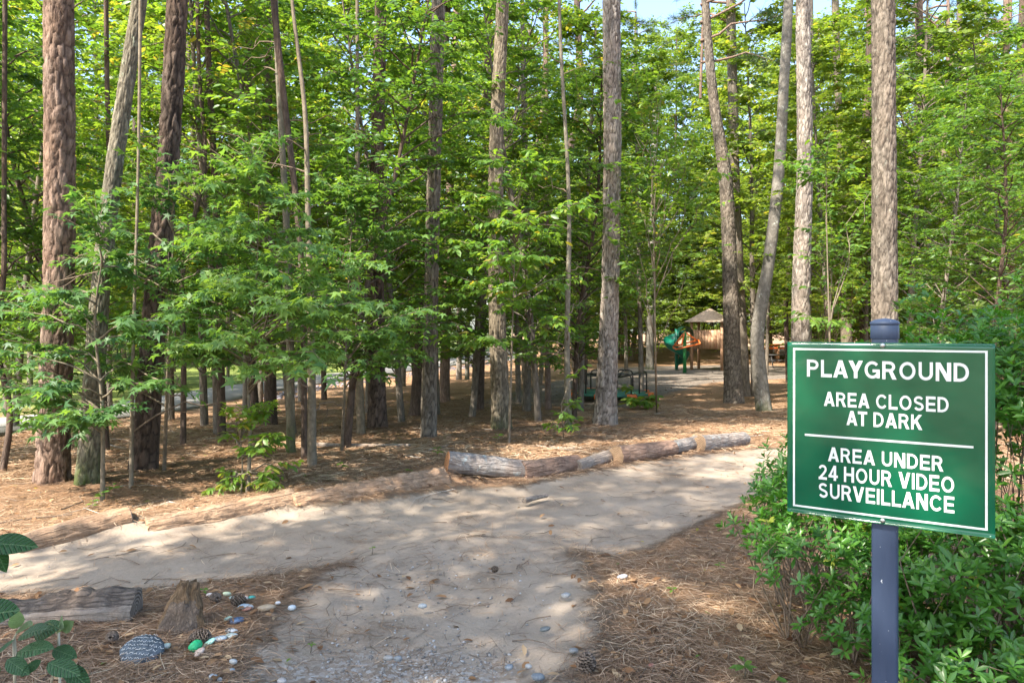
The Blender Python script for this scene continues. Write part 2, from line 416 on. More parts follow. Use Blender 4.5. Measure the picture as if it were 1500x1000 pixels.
def ground_mat():
    m, t, N, L = nmat('forest_floor')
    P = lambda s=(1, 1, 1), r=0: coord(t, 'Object', s, (0, 0, r))
    # litter: several directions of thin strands
    fs = []
    for k, (rz, sx, sy) in enumerate(((0.3, 22, 190), (1.35, 26, 210), (2.3, 20, 170), (2.9, 30, 230))):
        fs.append(noise(t, 1.0, 3, 0.6, P((sx, sy, 20), rz), 0.4))
    s = math_(t, 'MAXIMUM', math_(t, 'MAXIMUM', fs[0], fs[1]), math_(t, 'MAXIMUM', fs[2], fs[3]))
    nb = noise(t, 1.1, 6, 0.65, P())
    nm = noise(t, 9, 6, 0.75, P())
    lf = math_(t, 'ADD', math_(t, 'MULTIPLY', s, 0.75), math_(t, 'MULTIPLY', math_(t, 'ADD', nb, nm), 0.30))
    lit = ramp(t, lf, [(0.50, (0.065, 0.040, 0.026)), (0.64, (0.20, 0.115, 0.065)), (0.78, (0.36, 0.225, 0.132)), (0.95, (0.44, 0.31, 0.20))])
    nd = noise(t, 0.5, 4, 0.6, P())
    lit = mixc(t, ramp(t, nd, [(0.45, (0, 0, 0)), (0.68, (1, 1, 1))]), lit, mixc(t, 0.4, lit, (0.30, 0.17, 0.10)))
    # sand
    n1 = noise(t, 2.0, 7, 0.65, P())
    n2 = noise(t, 60, 4, 0.7, P())
    n3 = noise(t, 420, 2, 0.6, P())
    sf = math_(t, 'ADD', math_(t, 'MULTIPLY', n1, 0.55), math_(t, 'ADD', math_(t, 'MULTIPLY', n2, 0.25), math_(t, 'MULTIPLY', n3, 0.2)))
    n0 = noise(t, 0.9, 5, 0.7, P())
    sf = math_(t, 'ADD', sf, math_(t, 'MULTIPLY', math_(t, 'SUBTRACT', n0, 0.5), 0.35))
    sand = ramp(t, sf, [(0.32, (0.175, 0.132, 0.096)), (0.48, (0.295, 0.238, 0.182)), (0.70, (0.385, 0.322, 0.255))])
    # gravelly dirt
    vo = N.new('ShaderNodeTexVoronoi'); vo.inputs['Scale'].default_value = 55; L.new(P(), vo.inputs['Vector'])
    vc = N.new('ShaderNodeSeparateColor'); L.new(vo.outputs['Color'], vc.inputs[0])
    gravel = ramp(t, vc.outputs[0], [(0.0, (0.17, 0.13, 0.10)), (0.5, (0.28, 0.225, 0.175)), (0.8, (0.31, 0.285, 0.26)), (1.0, (0.42, 0.40, 0.37))])
    # mulch (playground)
    mul = ramp(t, math_(t, 'ADD', math_(t, 'MULTIPLY', s, 0.5), math_(t, 'MULTIPLY', nm, 0.5)), [(0.42, (0.10, 0.08, 0.065)), (0.75, (0.34, 0.29, 0.24))])
    grass = ramp(t, math_(t, 'ADD', math_(t, 'MULTIPLY', nb, 0.6), math_(t, 'MULTIPLY', nm, 0.4)), [(0.3, (0.10, 0.15, 0.03)), (0.7, (0.24, 0.27, 0.08))])
    jig = math_(t, 'ADD', math_(t, 'MULTIPLY', math_(t, 'SUBTRACT', noise(t, 5, 7, 0.75, P()), 0.5), 0.9), math_(t, 'MULTIPLY', math_(t, 'SUBTRACT', s, 0.62), 1.1))
    def mask(a, k=5, j=jig):
        return math_(t, 'ADD', math_(t, 'MULTIPLY', math_(t, 'SUBTRACT', math_(t, 'SUBTRACT', attr(t, a), 0.5), j), k), 0.5, True)
    msand = mask('sand', 4)
    c = mixc(t, mask('mulch', 4), lit, mul)
    c = mixc(t, mask('grass', 5), c, grass)
    c = mixc(t, msand, c, sand)
    c = mixc(t, math_(t, 'MULTIPLY', mask('gravel', 3), 0.85), c, gravel)
    hl = math_(t, 'ADD', s, math_(t, 'MULTIPLY', nm, 0.8))
    hs = math_(t, 'ADD', math_(t, 'MULTIPLY', n2, 0.35), math_(t, 'MULTIPLY', n3, 0.12))
    hm = N.new('ShaderNodeMix'); hm.data_type = 'FLOAT'
    L.new(msand, hm.inputs[0]); L.new(hl, hm.inputs[2]); L.new(hs, hm.inputs[3])
    out(t, princ(t, c, 0.95, 0.12, bump(t, hm.outputs[0], 0.02))); return m
M['ground'] = ground_mat()

def road_mat():
    m, t, N, L = nmat('concrete_lane')
    n = noise(t, 3, 6, 0.7, coord(t)); n2 = noise(t, 80, 3, 0.7, coord(t))
    c = ramp(t, math_(t, 'ADD', math_(t, 'MULTIPLY', n, 0.6), math_(t, 'MULTIPLY', n2, 0.4)), [(0.3, (0.17, 0.165, 0.155)), (0.7, (0.27, 0.26, 0.245))])
    out(t, princ(t, c, 0.9, 0.2, bump(t, n2, 0.004))); return m
M['road'] = road_mat()

# ------------------------------------------------------------------ the ground
def build_ground():
    n = 520; a = 6.6; S = 330.0
    u = np.linspace(-1, 1, n)
    gx = S * np.sinh(a * u) / math.sinh(a)
    gy = 5.5 + S * np.sinh(a * u) / math.sinh(a)
    X, Y = np.meshgrid(gx, gy)
    Z = height(X, Y)
    far = np.hypot(X, Y) > 60
    Z = np.where(far, Z + 0.8 * fbm(X, Y, 0.02, 2, 7) * sstep(60, 120, np.hypot(X, Y)), Z)
    sd1 = poly_sd(PATH, X, Y); sd2 = poly_sd(YARD, X, Y); sd3 = poly_sd(GRAV, X, Y); sd4 = poly_sd(MULCH, X, Y)
    sand = np.maximum(0.5 + sd1 / 0.34, (0.5 + sd2 / 0.50) * 0.9)
    sand = np.clip(sand, -1.0, 1.35)
    Z = Z - 0.035 * sstep(-0.1, 0.3, np.maximum(sd1, sd2 - 0.1))
    gr = np.clip(0.3 + sd3 / 0.6, -1, 0.95); mu = np.clip(0.5 + sd4 / 1.2, -1, 1.3)
    rd = line_d(ROADC, X, Y)
    side = X < -7
    grass = np.clip(0.5 + (-X - 6.0 - 0.14 * np.maximum(0, 50 - Y) * 0 - np.where(Y < 60, np.interp(Y, [5, 12, 24, 33, 50, 60], [8, 6.2, 5.5, 3.5, -1.0, -4]), -6)) / 2.0, -1, 1.4)
    mo = 0.022 * fbm(X, Y, 9, 3, 9) * (1 - sstep(0.3, 0.9, sand)) + 0.010 * fbm(X, Y, 5, 4, 12) + 0.012 * fbm(X, Y, 1.7, 3, 15)
    Z = Z + mo * (np.hypot(X, Y) < 40)
    V = np.c_[X.ravel(), Y.ravel(), Z.ravel()]
    i, j = np.meshgrid(np.arange(n - 1), np.arange(n - 1), indexing='ij'); i = i.ravel(); j = j.ravel()
    Q = np.c_[i * n + j, i * n + j + 1, (i + 1) * n + j + 1, (i + 1) * n + j]
    me = mesh('ground', V, Q, M['ground'], smooth=True, extra=dict(sand=sand.ravel(), gravel=gr.ravel(), mulch=mu.ravel(), grass=grass.ravel()))
    link('ground', me, kind='structure', label='forest floor of pine straw with a sandy path')
build_ground()

def build_road():
    P = np.array(ROADC + [(1.0, 75.0)]); 
    # resample
    t = np.linspace(0, len(P) - 1, 90); x = np.interp(t, range(len(P)), P[:, 0]); y = np.interp(t, range(len(P)), P[:, 1])
    k = np.ones(7) / 7
    xs = np.convolve(np.pad(x, 3, 'edge'), k, 'valid'); ys = np.convolve(np.pad(y, 3, 'edge'), k, 'valid')
    D = np.gradient(np.c_[xs, ys], axis=0); D /= np.linalg.norm(D, axis=1)[:, None]
    nrm = np.c_[-D[:, 1], D[:, 0]]
    V = []
    wd = 1.55
    for s_, dz in ((-1, -0.1), (-1, 0.06), (1, 0.06), (1, -0.1)):
        px = xs + nrm[:, 0] * wd * s_; py = ys + nrm[:, 1] * wd * s_
        V.append(np.c_[px, py, height(px, py) * 0 + np.maximum(height(xs, ys), zbase(px, py)) + dz])
    V = np.stack(V, 1).reshape(-1, 3)
    i = np.arange(len(xs) - 1); Q = []
    for c in range(3): Q.append(np.c_[i * 4 + c, i * 4 + c + 1, (i + 1) * 4 + c + 1, (i + 1) * 4 + c])
    link('road', mesh('road', V, np.vstack(Q), M['road']), kind='structure', label='pale lane passing behind the trees on the left')
    return xs, ys, nrm
RX, RY, RN = build_road()

# ------------------------------------------------------------------ leaf templates (length 1 along +X, face up +Z)
def T_simple():
    V = [(0, 0, 0), (0.45, 0.30, 0.05), (0.45, -0.30, 0.05), (1, 0, -0.08)]
    return np.array(V, float), np.array([(0, 2, 1), (1, 2, 3)])
def T_oval():
    V = [(0, 0, 0), (0.25, 0.17, 0.03), (0.25, -0.17, 0.03), (0.62, 0.2, 0.02), (0.62, -0.2, 0.02), (1, 0, -0.12), (0.3, 0, 0), (0.65, 0, -0.03)]
    return np.array(V, float), np.array([(0, 6, 1), (0, 2, 6), (1, 6, 7), (1, 7, 3), (6, 2, 4), (6, 4, 7), (3, 7, 5), (7, 4, 5)])
def T_star():
    lobes = [(-118, 0.50), (-62, 0.82), (0, 1.0), (62, 0.82), (118, 0.50)]
    V = [(0.18, 0, 0), (0.0, 0, 0)]
    pts = []
    for k, (a, r) in enumerate(lobes):
        a = radians(a)
        if k: 
            m = radians((lobes[k - 1][0] + lobes[k][0]) / 2); pts.append((0.18 + 0.27 * cos(m) * 0.75, 0.27 * sin(m) * 0.75, 0.02))
        for da, rr in ((-14, 0.5), (0, 1.0), (14, 0.5)):
            pts.append((0.18 + 0.62 * r * rr * cos(a + radians(da)) , 0.62 * r * rr * sin(a + radians(da)), -0.10 * (r * rr) ** 2))
    pts.append((0.10, 0.0, 0.0))
    V = [(0.2, 0, 0.02)] + pts
    n = len(pts)
    F_ = [(0, 1 + i, 1 + (i + 1) % n) for i in range(n)]
    return np.array(V, float), np.array(F_)
def T_lance():
    V = [(0, 0, 0), (0.3, 0.12, 0.03), (0.3, -0.12, 0.03), (0.65, 0.15, 0.04), (0.65, -0.15, 0.04), (1, 0, -0.05), (0.32, 0, -0.01), (0.66, 0, 0.0)]
    return np.array(V, float), np.array([(0, 6, 1), (0, 2, 6), (1, 6, 7), (1, 7, 3), (6, 2, 4), (6, 4, 7), (3, 7, 5), (7, 4, 5)])
def T_fine(w_=0.24, droop=0.10):
    V = []; n = 9
    for i in range(n + 1):
        t = i / n; h = w_ * sin(pi * t ** 0.85) ** 0.8 if 0 < t < 1 else 0.0
        z = -droop * t * t
        V += [(t, h, z + 0.10 * h), (t, 0, z), (t, -h, z + 0.10 * h)]
    Fc = []
    for i in range(n):
        a = 3 * i
        for q in ((a, a + 1, a + 4), (a, a + 4, a + 3), (a + 1, a + 2, a + 5), (a + 1, a + 5, a + 4)): Fc.append(q)
    return np.array(V), np.array(Fc)
TF = T_fine()
TS, TO, TG, TL = T_simple(), T_oval(), T_star(), T_lance()

def frames(D, Nn):
    D = D / (np.linalg.norm(D, axis=1)[:, None] + 1e-9)
    Y = np.cross(Nn, D); Y /= np.linalg.norm(Y, axis=1)[:, None] + 1e-9
    Z = np.cross(D, Y)
    return np.stack([D, Y, Z], axis=2)          # columns

def stamp(T, P, R, S):
    """copies of template T at points P with rotation R and size S -> V, F"""
    tv, tf = T
    V = np.einsum('nij,kj->nki', R, tv) * S[:, None, None] + P[:, None]
    Fc = tf[None] + (np.arange(len(P)) * len(tv))[:, None, None]
    return V.reshape(-1, 3), Fc.reshape(-1, tf.shape[1])

def unit(v): return v / (np.linalg.norm(v, axis=-1, keepdims=True) + 1e-9)

def arch(a, b, rise, n=6, wob=0.05, r=rng):
    a = np.array(a, float); b = np.array(b, float); t = np.linspace(0, 1, n)[:, None]
    L = np.linalg.norm(b - a)
    P = a + (b - a) * t + np.array((0, 0, 1.)) * rise * L * np.sin(pi * t)
    w_ = r.normal(0, wob * L, (n, 3)) * np.sin(pi * t); return P + w_

def foliage(branches, r, twigs=9, twig_len=0.45, per=12, size=0.1, t0=0.3, droop=0.25, flat=0.55, whorl=False):
    """branches: list of point arrays. returns leaf P, D, N, S and twig segments"""
    A = []; B = []
    for Pn in branches:
        m = len(Pn); k = max(2, int(round(twigs)))
        t = t0 + (1 - t0) * r.random(k) ** 0.8; t[0] = 1.0
        f = t * (m - 1); i = np.minimum(f.astype(int), m - 2); fr = (f - i)[:, None]
        p = Pn[i] * (1 - fr) + Pn[i + 1] * fr
        d = unit(Pn[i + 1] - Pn[i])
        ang = r.choice([-1, 1], k) * r.uniform(0.35, 1.25, k); ang[0] = 0
        dx = d[:, 0] * np.cos(ang) - d[:, 1] * np.sin(ang); dy = d[:, 0] * np.sin(ang) + d[:, 1] * np.cos(ang)
        dd = unit(np.c_[dx, dy, d[:, 2] * 0.5 + r.normal(0, 0.22, k)])
        L = twig_len * r.uniform(0.5, 1.3, k)
        A.append(p); B.append(p + dd * L[:, None])
    A = np.vstack(A); B = np.vstack(B)
    n = len(A)
    t = (np.arange(per)[None] + r.random((n, per))) / per
    P = A[:, None] + (B - A)[:, None] * t[..., None]
    P[..., 2] -= droop * 0.15 * (t ** 2) * np.linalg.norm(B - A, axis=1)[:, None]
    D0 = unit(B - A)[:, None].repeat(per, 1)
    side = np.where(np.arange(per) % 2, 1, -1)[None] * np.ones((n, 1))
    perp = unit(np.cross(D0, np.array((0, 0, 1.))))
    k = r.uniform(0.3, 1.3, (n, per))[..., None]
    D = unit(D0 * r.uniform(0.2, 0.9, (n, per))[..., None] + perp * side[..., None] * k + np.array((0, 0, -1.)) * (droop * r.uniform(0, 1.6, (n, per))[..., None]))
    Nn = unit(np.array((0, 0, 1.)) + r.normal(0, flat, (n, per, 3)))
    S = size * r.uniform(0.6, 1.25, (n, per))
    return P.reshape(-1, 3), D.reshape(-1, 3), Nn.reshape(-1, 3), S.ravel(), A, B

def twig_geo(A, B, w_=0.004):
    """3-sided twigs"""
    d = unit(B - A); u = unit(np.cross(d, np.array((0.1, 0.2, 1.)))); v = np.cross(d, u)
    V = []
    for k in range(3):
        a = k * 2 * pi / 3; V.append(A + (u * cos(a) + v * sin(a)) * w_)
    V.append(B)
    V = np.stack(V, 1).reshape(-1, 3); n = np.arange(len(A))[:, None] * 4
    return V, np.vstack([n + np.array([(0, 1, 3)]), n + np.array([(1, 2, 3)]), n + np.array([(2, 0, 3)])])

def crown_mesh(name, branches, r, T, mat, barkm, tintc=0.4, tints=0.16, tw=0.004, limb_r=0.018, **kw):
    P, D, Nn, S, A, B = foliage(branches, r, **kw)
    R = frames(D, Nn)
    V, Fc = stamp(T, P, R, S)
    nk = len(T[0])
    # leaves of one twig share a hue
    per = kw.get('per', 12)
    g = np.repeat(r.normal(0, tints, len(P) // per), per)
    tint = np.clip(tintc + g + r.normal(0, tints * 0.6, len(P)), 0, 0.93)
    tint[r.random(len(P)) < 0.012] = 1.0
    V2, F2 = twig_geo(A, B, tw)
    mb = MB()
    for b in branches:
        mb.tube(b, np.linspace(limb_r * 1.3, limb_r * 0.25, len(b)) , 5, cap=False)
    V3 = np.vstack(mb.V); Q3 = np.vstack(mb.Q)
    F3 = np.vstack([Q3[:, [0, 1, 2]], Q3[:, [0, 2, 3]]])
    Va = np.vstack([V, V2, V3]); Fa = np.vstack([Fc, F2 + len(V), F3 + len(V) + len(V2)])
    mi = np.r_[np.zeros(len(Fc)), np.ones(len(F2) + len(F3))]
    tt = np.r_[np.repeat(tint, nk), np.full(len(V2) + len(V3), 0.5)]
    return mesh(name, Va, Fa, [mat, barkm], mi, tt), (P, R, S, tint)

# ------------------------------------------------------------------ trunks
def worley(u, v, nu, seed):
    """periodic in u (0..nu). returns F1, F2, cell random"""
    r = np.random.default_rng(seed); G_ = r.random((nu, 4096, 3))
    iu = np.floor(u).astype(int); iv = np.floor(v).astype(int)
    f1 = np.full(u.shape, 9.0); f2 = np.full(u.shape, 9.0); c = np.zeros(u.shape)
    for du in (-1, 0, 1):
        for dv in (-1, 0, 1):
            cu = iu + du; cv = iv + dv; g = G_[cu % nu, cv % 4096]
            d = np.hypot(cu + g[..., 0] - u, cv + g[..., 1] - v)
            nw = d < f1
            f2 = np.where(nw, f1, np.minimum(f2, d)); c = np.where(nw, g[..., 2], c); f1 = np.where(nw, d, f1)
    return f1, f2, c

def trunk_mesh(name, pts, rad, mat, sides=16, step=0.25, kind='pine', depth=0.012, flare=0.35, flare_h=0.5, seed=1, roots=5, plate=0.07):
    """pts: axis points (local, first at the base), rad: radii"""
    pts = np.array(pts, float); rad = np.array(rad, float)
    L = np.r_[0, np.cumsum(np.linalg.norm(np.diff(pts, axis=0), axis=1))]
    n = max(6, int(L[-1] / step))
    s = np.linspace(0, 1, n) * L[-1]
    # smooth interpolation (Catmull-like through cubic hermite on each coordinate)
    tg = np.gradient(pts, L, axis=0)
    k = np.clip(np.searchsorted(L, s, 'right') - 1, 0, len(L) - 2); h = L[k + 1] - L[k]; t = ((s - L[k]) / h)[:, None]; h = h[:, None]
    C = (2*t**3-3*t**2+1)*pts[k] + (t**3-2*t**2+t)*h*tg[k] + (-2*t**3+3*t**2)*pts[k+1] + (t**3-t**2)*h*tg[k+1]
    Rr = np.interp(s, L, rad)
    a = np.linspace(0, 2 * pi, sides, endpoint=False)
    AA, SS = np.meshgrid(a, s)
    r = np.random.default_rng(seed); ph = r.random(6) * 2 * pi
    RR = Rr[:, None] * np.ones_like(AA)
    fl = np.exp(-SS / (flare_h * 0.55))
    RR = RR * (1 + flare * fl * (0.7 + 0.45 * np.cos(roots * AA + ph[0]) + 0.25 * np.cos(3 * AA + ph[1])))
    RR = RR * (1 + 0.03 * np.cos(2 * AA + ph[2] + SS * 0.4) + 0.02 * np.cos(3 * AA + ph[3] - SS * 0.9))
    tint = 0.5 + 0.0 * AA; crk = 0.0 * AA
    if kind in ('pine', 'ridge') and sides >= 40:
        circ = 2 * pi * rad[0]; nu = max(5, int(circ / plate))
        el = 3.6 if kind == 'ridge' else 1.9
        U = AA / (2 * pi) * nu; W = SS / (plate * el)
        U = U + 0.5 * (vnoise(np.cos(AA) * 2.5 + 9, SS * 5 + np.sin(AA) * 2, 1, seed)) ; W = W + 1.0 * vnoise(np.cos(AA) * 3 + 5, SS * 4 + np.sin(AA) * 3, 1, seed + 1)
        U = np.mod(U, nu)
        f1, f2, c = worley(U, W, nu, seed)
        e = f2 - f1
        RR = RR + depth * 1.3 * (sstep(0.0, 0.28, e) - 0.6) + depth * 0.5 * (c - 0.5) + depth * 0.5 * (vnoise(AA * 20, SS * 30, 1, seed) - 0.5)
        tint = 0.15 + 0.7 * c; crk = 1 - sstep(0.02, 0.26, e)
    elif sides >= 20:
        lum = fbm(AA * 1.5, SS * 2.2, 1.0, 4, seed)
        blend = 0.5 - 0.5 * np.cos(AA)       # hide the seam
        RR = RR + depth * 1.6 * lum * blend
    D = unit(np.gradient(C, axis=0)); ux = unit(np.cross(D, np.array((0, 1., 0.05)))); uy = np.cross(D, ux)
    V = C[:, None] + RR[..., None] * (np.cos(AA)[..., None] * ux[:, None] + np.sin(AA)[..., None] * uy[:, None])
    i, j = np.meshgrid(np.arange(n - 1), np.arange(sides), indexing='ij'); i = i.ravel(); j = j.ravel(); j2 = (j + 1) % sides
    Q = np.c_[i * sides + j, (i + 1) * sides + j, (i + 1) * sides + j2, i * sides + j2]
    return mesh(name, V.reshape(-1, 3), Q, mat, tint=tint.ravel(), smooth=True, extra=dict(crack=crk.ravel()))

# pine crowns (shared)
def tuft_T():
    V = []; Fc = []
    r = np.random.default_rng(3)
    for k in range(13):
        d = unit(np.array([r.normal(0.5, 0.6), r.normal(0, 0.7), r.normal(0.25, 0.6)]))
        p = unit(np.cross(d, r.normal(0, 1, 3))) * 0.022
        b = len(V); V += [p, -p, d]; Fc.append((b, b + 1, b + 2))
    return np.array(V), np.array(Fc)
TP = tuft_T()
def pine_crown(name, seed, Hh=6.0, nb=13):
    r = np.random.default_rng(seed); br = []
    for k in range(nb):
        z = Hh * (k / nb) ** 0.9; L = 2.6 * (1 - 0.6 * z / Hh) * r.uniform(0.6, 1.15); a = r.random() * 2 * pi
        br.append(arch((0, 0, z), (cos(a) * L, sin(a) * L, z + L * r.uniform(0.0, 0.5)), 0.06, 6, 0.04, r))
    br.append(np.array([(0, 0, -1.0), (0.1, 0.05, 2), (-0.05, 0.1, 4.5), (0.05, 0, Hh)]))
    me, _ = crown_mesh(name, br, r, TP, M['needle'], M['bark_red'], 0.5, 0.2, limb_r=0.035, tw=0.01, twigs=9, twig_len=0.55, per=4, size=0.26, t0=0.45, droop=0.0, flat=1.0)
    return me
PINE = [pine_crown('pine_crown_%d' % i, 60 + i) for i in range(2)]

# understory broadleaf trees (shared): trunk starts at origin
def under_tree(seed, Hh, R0, zmin, nb, size, per, twigs, T, mat, bark, tint, lean=0.55, tl=0.5):
    r = np.random.default_rng(seed)
    lx, ly = r.normal(0, lean, 2)
    tp = [(0, 0, -0.2), (lx * 0.2, ly * 0.2, Hh * 0.3), (lx * 0.5 + 0.08, ly * 0.6 - 0.05, Hh * 0.62), (lx, ly, Hh)]
    tr0 = 0.018 + Hh * 0.006
    tm = trunk_mesh('trunk', tp, [tr0, tr0 * 0.75, tr0 * 0.5, 0.01], bark, 10, 0.3, 'smooth', 0.0, 0.25, 0.3, seed)
    tp = np.array(tp); br = []
    for k in range(nb):
        z = zmin + (Hh - zmin) * (k + r.random()) / nb
        q = z / Hh; base = np.array([np.interp(z, tp[:, 2], tp[:, 0]), np.interp(z, tp[:, 2], tp[:, 1]), z - 0.3 * 0])
        a = k * 2.4 + r.normal(0, 0.5)
        prof = min(1.0, 0.55 + 2.0 * (q - zmin / Hh)) * (1.15 - q) ** 0.6
        L = R0 * prof * r.uniform(0.55, 1.15)
        e = base + np.array((cos(a) * L, sin(a) * L, L * r.uniform(-0.08, 0.35)))
        b0 = base - np.array((0, 0, min(0.3 * L, z * 0.5))); b0[0] = np.interp(b0[2], tp[:, 2], tp[:, 0]); b0[1] = np.interp(b0[2], tp[:, 2], tp[:, 1])
        br.append(arch(b0, e, 0.10, 7, 0.03, r))
    me, _ = crown_mesh('crown', br, r, T, mat, bark, tint, 0.15, limb_r=0.012, twigs=twigs, twig_len=tl, per=per, size=size, t0=0.22)
    return tm, me

UNDX = 0
UND = [
    under_tree(101, 6.5, 2.0, 1.05, 54, 0.10, 12, 15, TO, M['leaf_mid'], M['bark_dark'], 0.42),
    under_tree(102, 8.0, 2.3, 1.15, 62, 0.105, 12, 16, TO, M['leaf_mid'], M['bark_grey2'], 0.58),
    under_tree(103, 5.0, 1.7, 1.3, 34, 0.09, 11, 11, TG, M['leaf_gum'], M['bark_sap'], 0.45),
    under_tree(104, 9.5, 2.3, 2.2, 60, 0.125, 12, 17, TS, M['leaf_far'], M['bark_grey2'], 0.5),
]
BIG = [
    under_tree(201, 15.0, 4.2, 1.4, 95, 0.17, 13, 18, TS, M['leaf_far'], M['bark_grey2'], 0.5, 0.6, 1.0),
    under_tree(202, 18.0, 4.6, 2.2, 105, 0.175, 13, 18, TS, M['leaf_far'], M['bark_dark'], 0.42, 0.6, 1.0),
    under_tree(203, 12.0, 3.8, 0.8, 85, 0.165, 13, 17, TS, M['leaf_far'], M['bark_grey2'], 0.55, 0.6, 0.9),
]

TALL = under_tree(204, 14.0, 4.0, 6.3, 52, 0.17, 11, 12, TS, M['leaf_mid'], M['bark_grey2'], 0.5, 0.4, 0.9)

AUTO = []
MARKS = [(85, 'the leftmost thick pine'), (150, 'the mossy lichened oak'), (240, 'the dark furrowed pine'), (362, 'the sunlit sweetgum sapling'), (455, 'the pale grey sapling'),
         (552, 'the scarred dark pine'), (632, 'the tall brown-grey pine'), (730, 'the flared mossy tree'), (832, 'the lichened slim sapling'), (893, 'the pale grey pine'), (1022, 'the play tower'),
         (1070, 'the dappled pine'), (1125, 'the curved grey tree'), (1175, 'the grey pine by the sign'), (1293, 'the pine at the sign post'), (1400, 'the far pale pine')]
def auto_labels():
    groups = {}
    for o, kind, x, y in AUTO:
        px = CX + F * x / y
        if px < -30: k = (kind, 'beyond the left edge of the picture')
        elif px > 1530: k = (kind, 'beyond the right edge of the picture')
        else:
            m = min(MARKS, key=lambda q: abs(q[0] - px)); k = (kind, ('just left of ' if px < m[0] else 'just right of ') + m[1])
        groups.setdefault(k, []).append((y, o))
    words_ = ['nearest', 'second nearest', 'third nearest', 'fourth nearest', 'fifth nearest', 'sixth nearest', 'seventh nearest', 'eighth nearest', 'ninth nearest', 'tenth nearest', 'eleventh nearest', 'twelfth nearest', 'thirteenth nearest', 'fourteenth nearest', 'fifteenth nearest', 'sixteenth nearest', 'seventeenth nearest', 'eighteenth nearest']
    for (kind, where), L in groups.items():
        L.sort(key=lambda q: q[0])
        for i, (_, o) in enumerate(L):
            n_ = words_[min(i, len(words_) - 1)]
            if len(L) > 1 and i == len(L) - 1: n_ = 'farthest'
            if len(L) == 1: n_ = 'only'
            o['label'] = '%s %s %s' % (n_, kind, where)

def place_tree(kind, x, y, rz, s, label, group=None, name='broadleaf_tree', cat='tree'):
    t = thing(name, label, cat, (x, y, H(x, y) - 0.03), group, rz)
    tm, cm = kind
    a = link('trunk', tm, t); c = link('crown', cm, t, kind='stuff')
    t.scale = (s, s, s)
    return t

# ------------------------------------------------------------------ pixel-placed trunks
def px_tree(name, label, base, top, wb, wt, mat, mids=(), kind='pine', detail=True, crown=None, hgt=17, cat='tree', flare=0.35, seed=None, depth=0.013, roots=5, plate=0.075, group=None, cs=1.0, flare_h=0.5):
    """base/top/mids: photo pixels of the axis; wb/wt: pixel widths at base and top"""
    g = gpt(*base); d = g.y; z0 = H(g.x, d)
    seed = seed or int(base[0])
    r = np.random.default_rng(seed)
    pts = [np.array((0, 0, -0.15))]
    rr = [wb / 2 * d / F]
    dd = r.normal(0, 0.02)
    for (mx, my, mw) in mids:
        p = ray(mx, my, d); pts.append(np.array((p.x - g.x, dd * (p.z - z0), p.z - z0))); rr.append(mw / 2 * d / F)
    p = ray(top[0], top[1], d); zt = p.z - z0
    pts.append(np.array((p.x - g.x, dd * zt, zt))); rr.append(wt / 2 * d / F)
    # go on above the frame
    v = unit(pts[-1] - pts[-2]); v = unit(np.array((v[0] * 0.4, v[1] * 0.4, 1.0)))
    if not detail:
        hgt = max(hgt, zt + 3.5)
        if len(pts) == 2:
            a_, b_ = pts; wv_ = 0.05 + 0.012 * zt
            pts = [a_] + [a_ + (b_ - a_) * q + np.array((r.normal(0, wv_), r.normal(0, wv_), 0)) for q in (0.25, 0.5, 0.75)] + [b_]
            rr = list(np.interp([0, 0.25, 0.5, 0.75, 1], [0, 1], rr))
    if hgt > zt + 1.0:
        e = pts[-1] + v * (hgt - zt); pts.append(e); rr.append(max(0.02, rr[-1] * 0.45))
    o = thing(name, label, cat, (g.x, d, z0), group)
    sides = 64 if detail else (24 if wb > 14 else 12)
    step = (0.028 if d < 9 else 0.036) if detail else 0.12
    if kind != 'pine' and kind != 'ridge' and detail: step = 0.06; sides = 40
    # dense only where it is in view
    me = trunk_mesh('trunk', pts, rr, mat, sides, step, kind, depth, flare, flare_h, seed, roots, plate)
    link('trunk', me, o)
    if not detail:
        tb = MB(); pa = np.array(pts)
        for _ in range(int(r.integers(5, 12))):
            zz = r.uniform(0.5, min(zt, 6)); b0 = np.array([np.interp(zz, pa[:, 2], pa[:, 0]), np.interp(zz, pa[:, 2], pa[:, 1]), zz]); a_ = r.random() * 6.28; Lb = r.uniform(0.25, 1.1)
            e_ = b0 + np.array((cos(a_) * Lb, sin(a_) * Lb, Lb * r.uniform(-0.2, 0.5))); tb.tube(arch(b0, e_, 0.08, 6, 0.05, r), np.linspace(0.010, 0.003, 6), 5, cap=False)
            m_ = (b0 + e_) / 2; tb.tube(arch(m_, m_ + r.normal(0, 0.22, 3), 0.05, 4, 0.04, r), np.linspace(0.005, 0.002, 4), 4, cap=False)
        link('dead_branches', tb.build('dead_branches', M['twig']), o, kind='stuff')
    if crown is not None:
        c = link('crown', crown, o, loc=Vector(pts[-1]) - Vector((0, 0, 5.5 * cs)), kind='stuff'); c.rotation_euler = (0, 0, r.random() * 6.28); c.scale = (cs,) * 3
    return o, g, pts

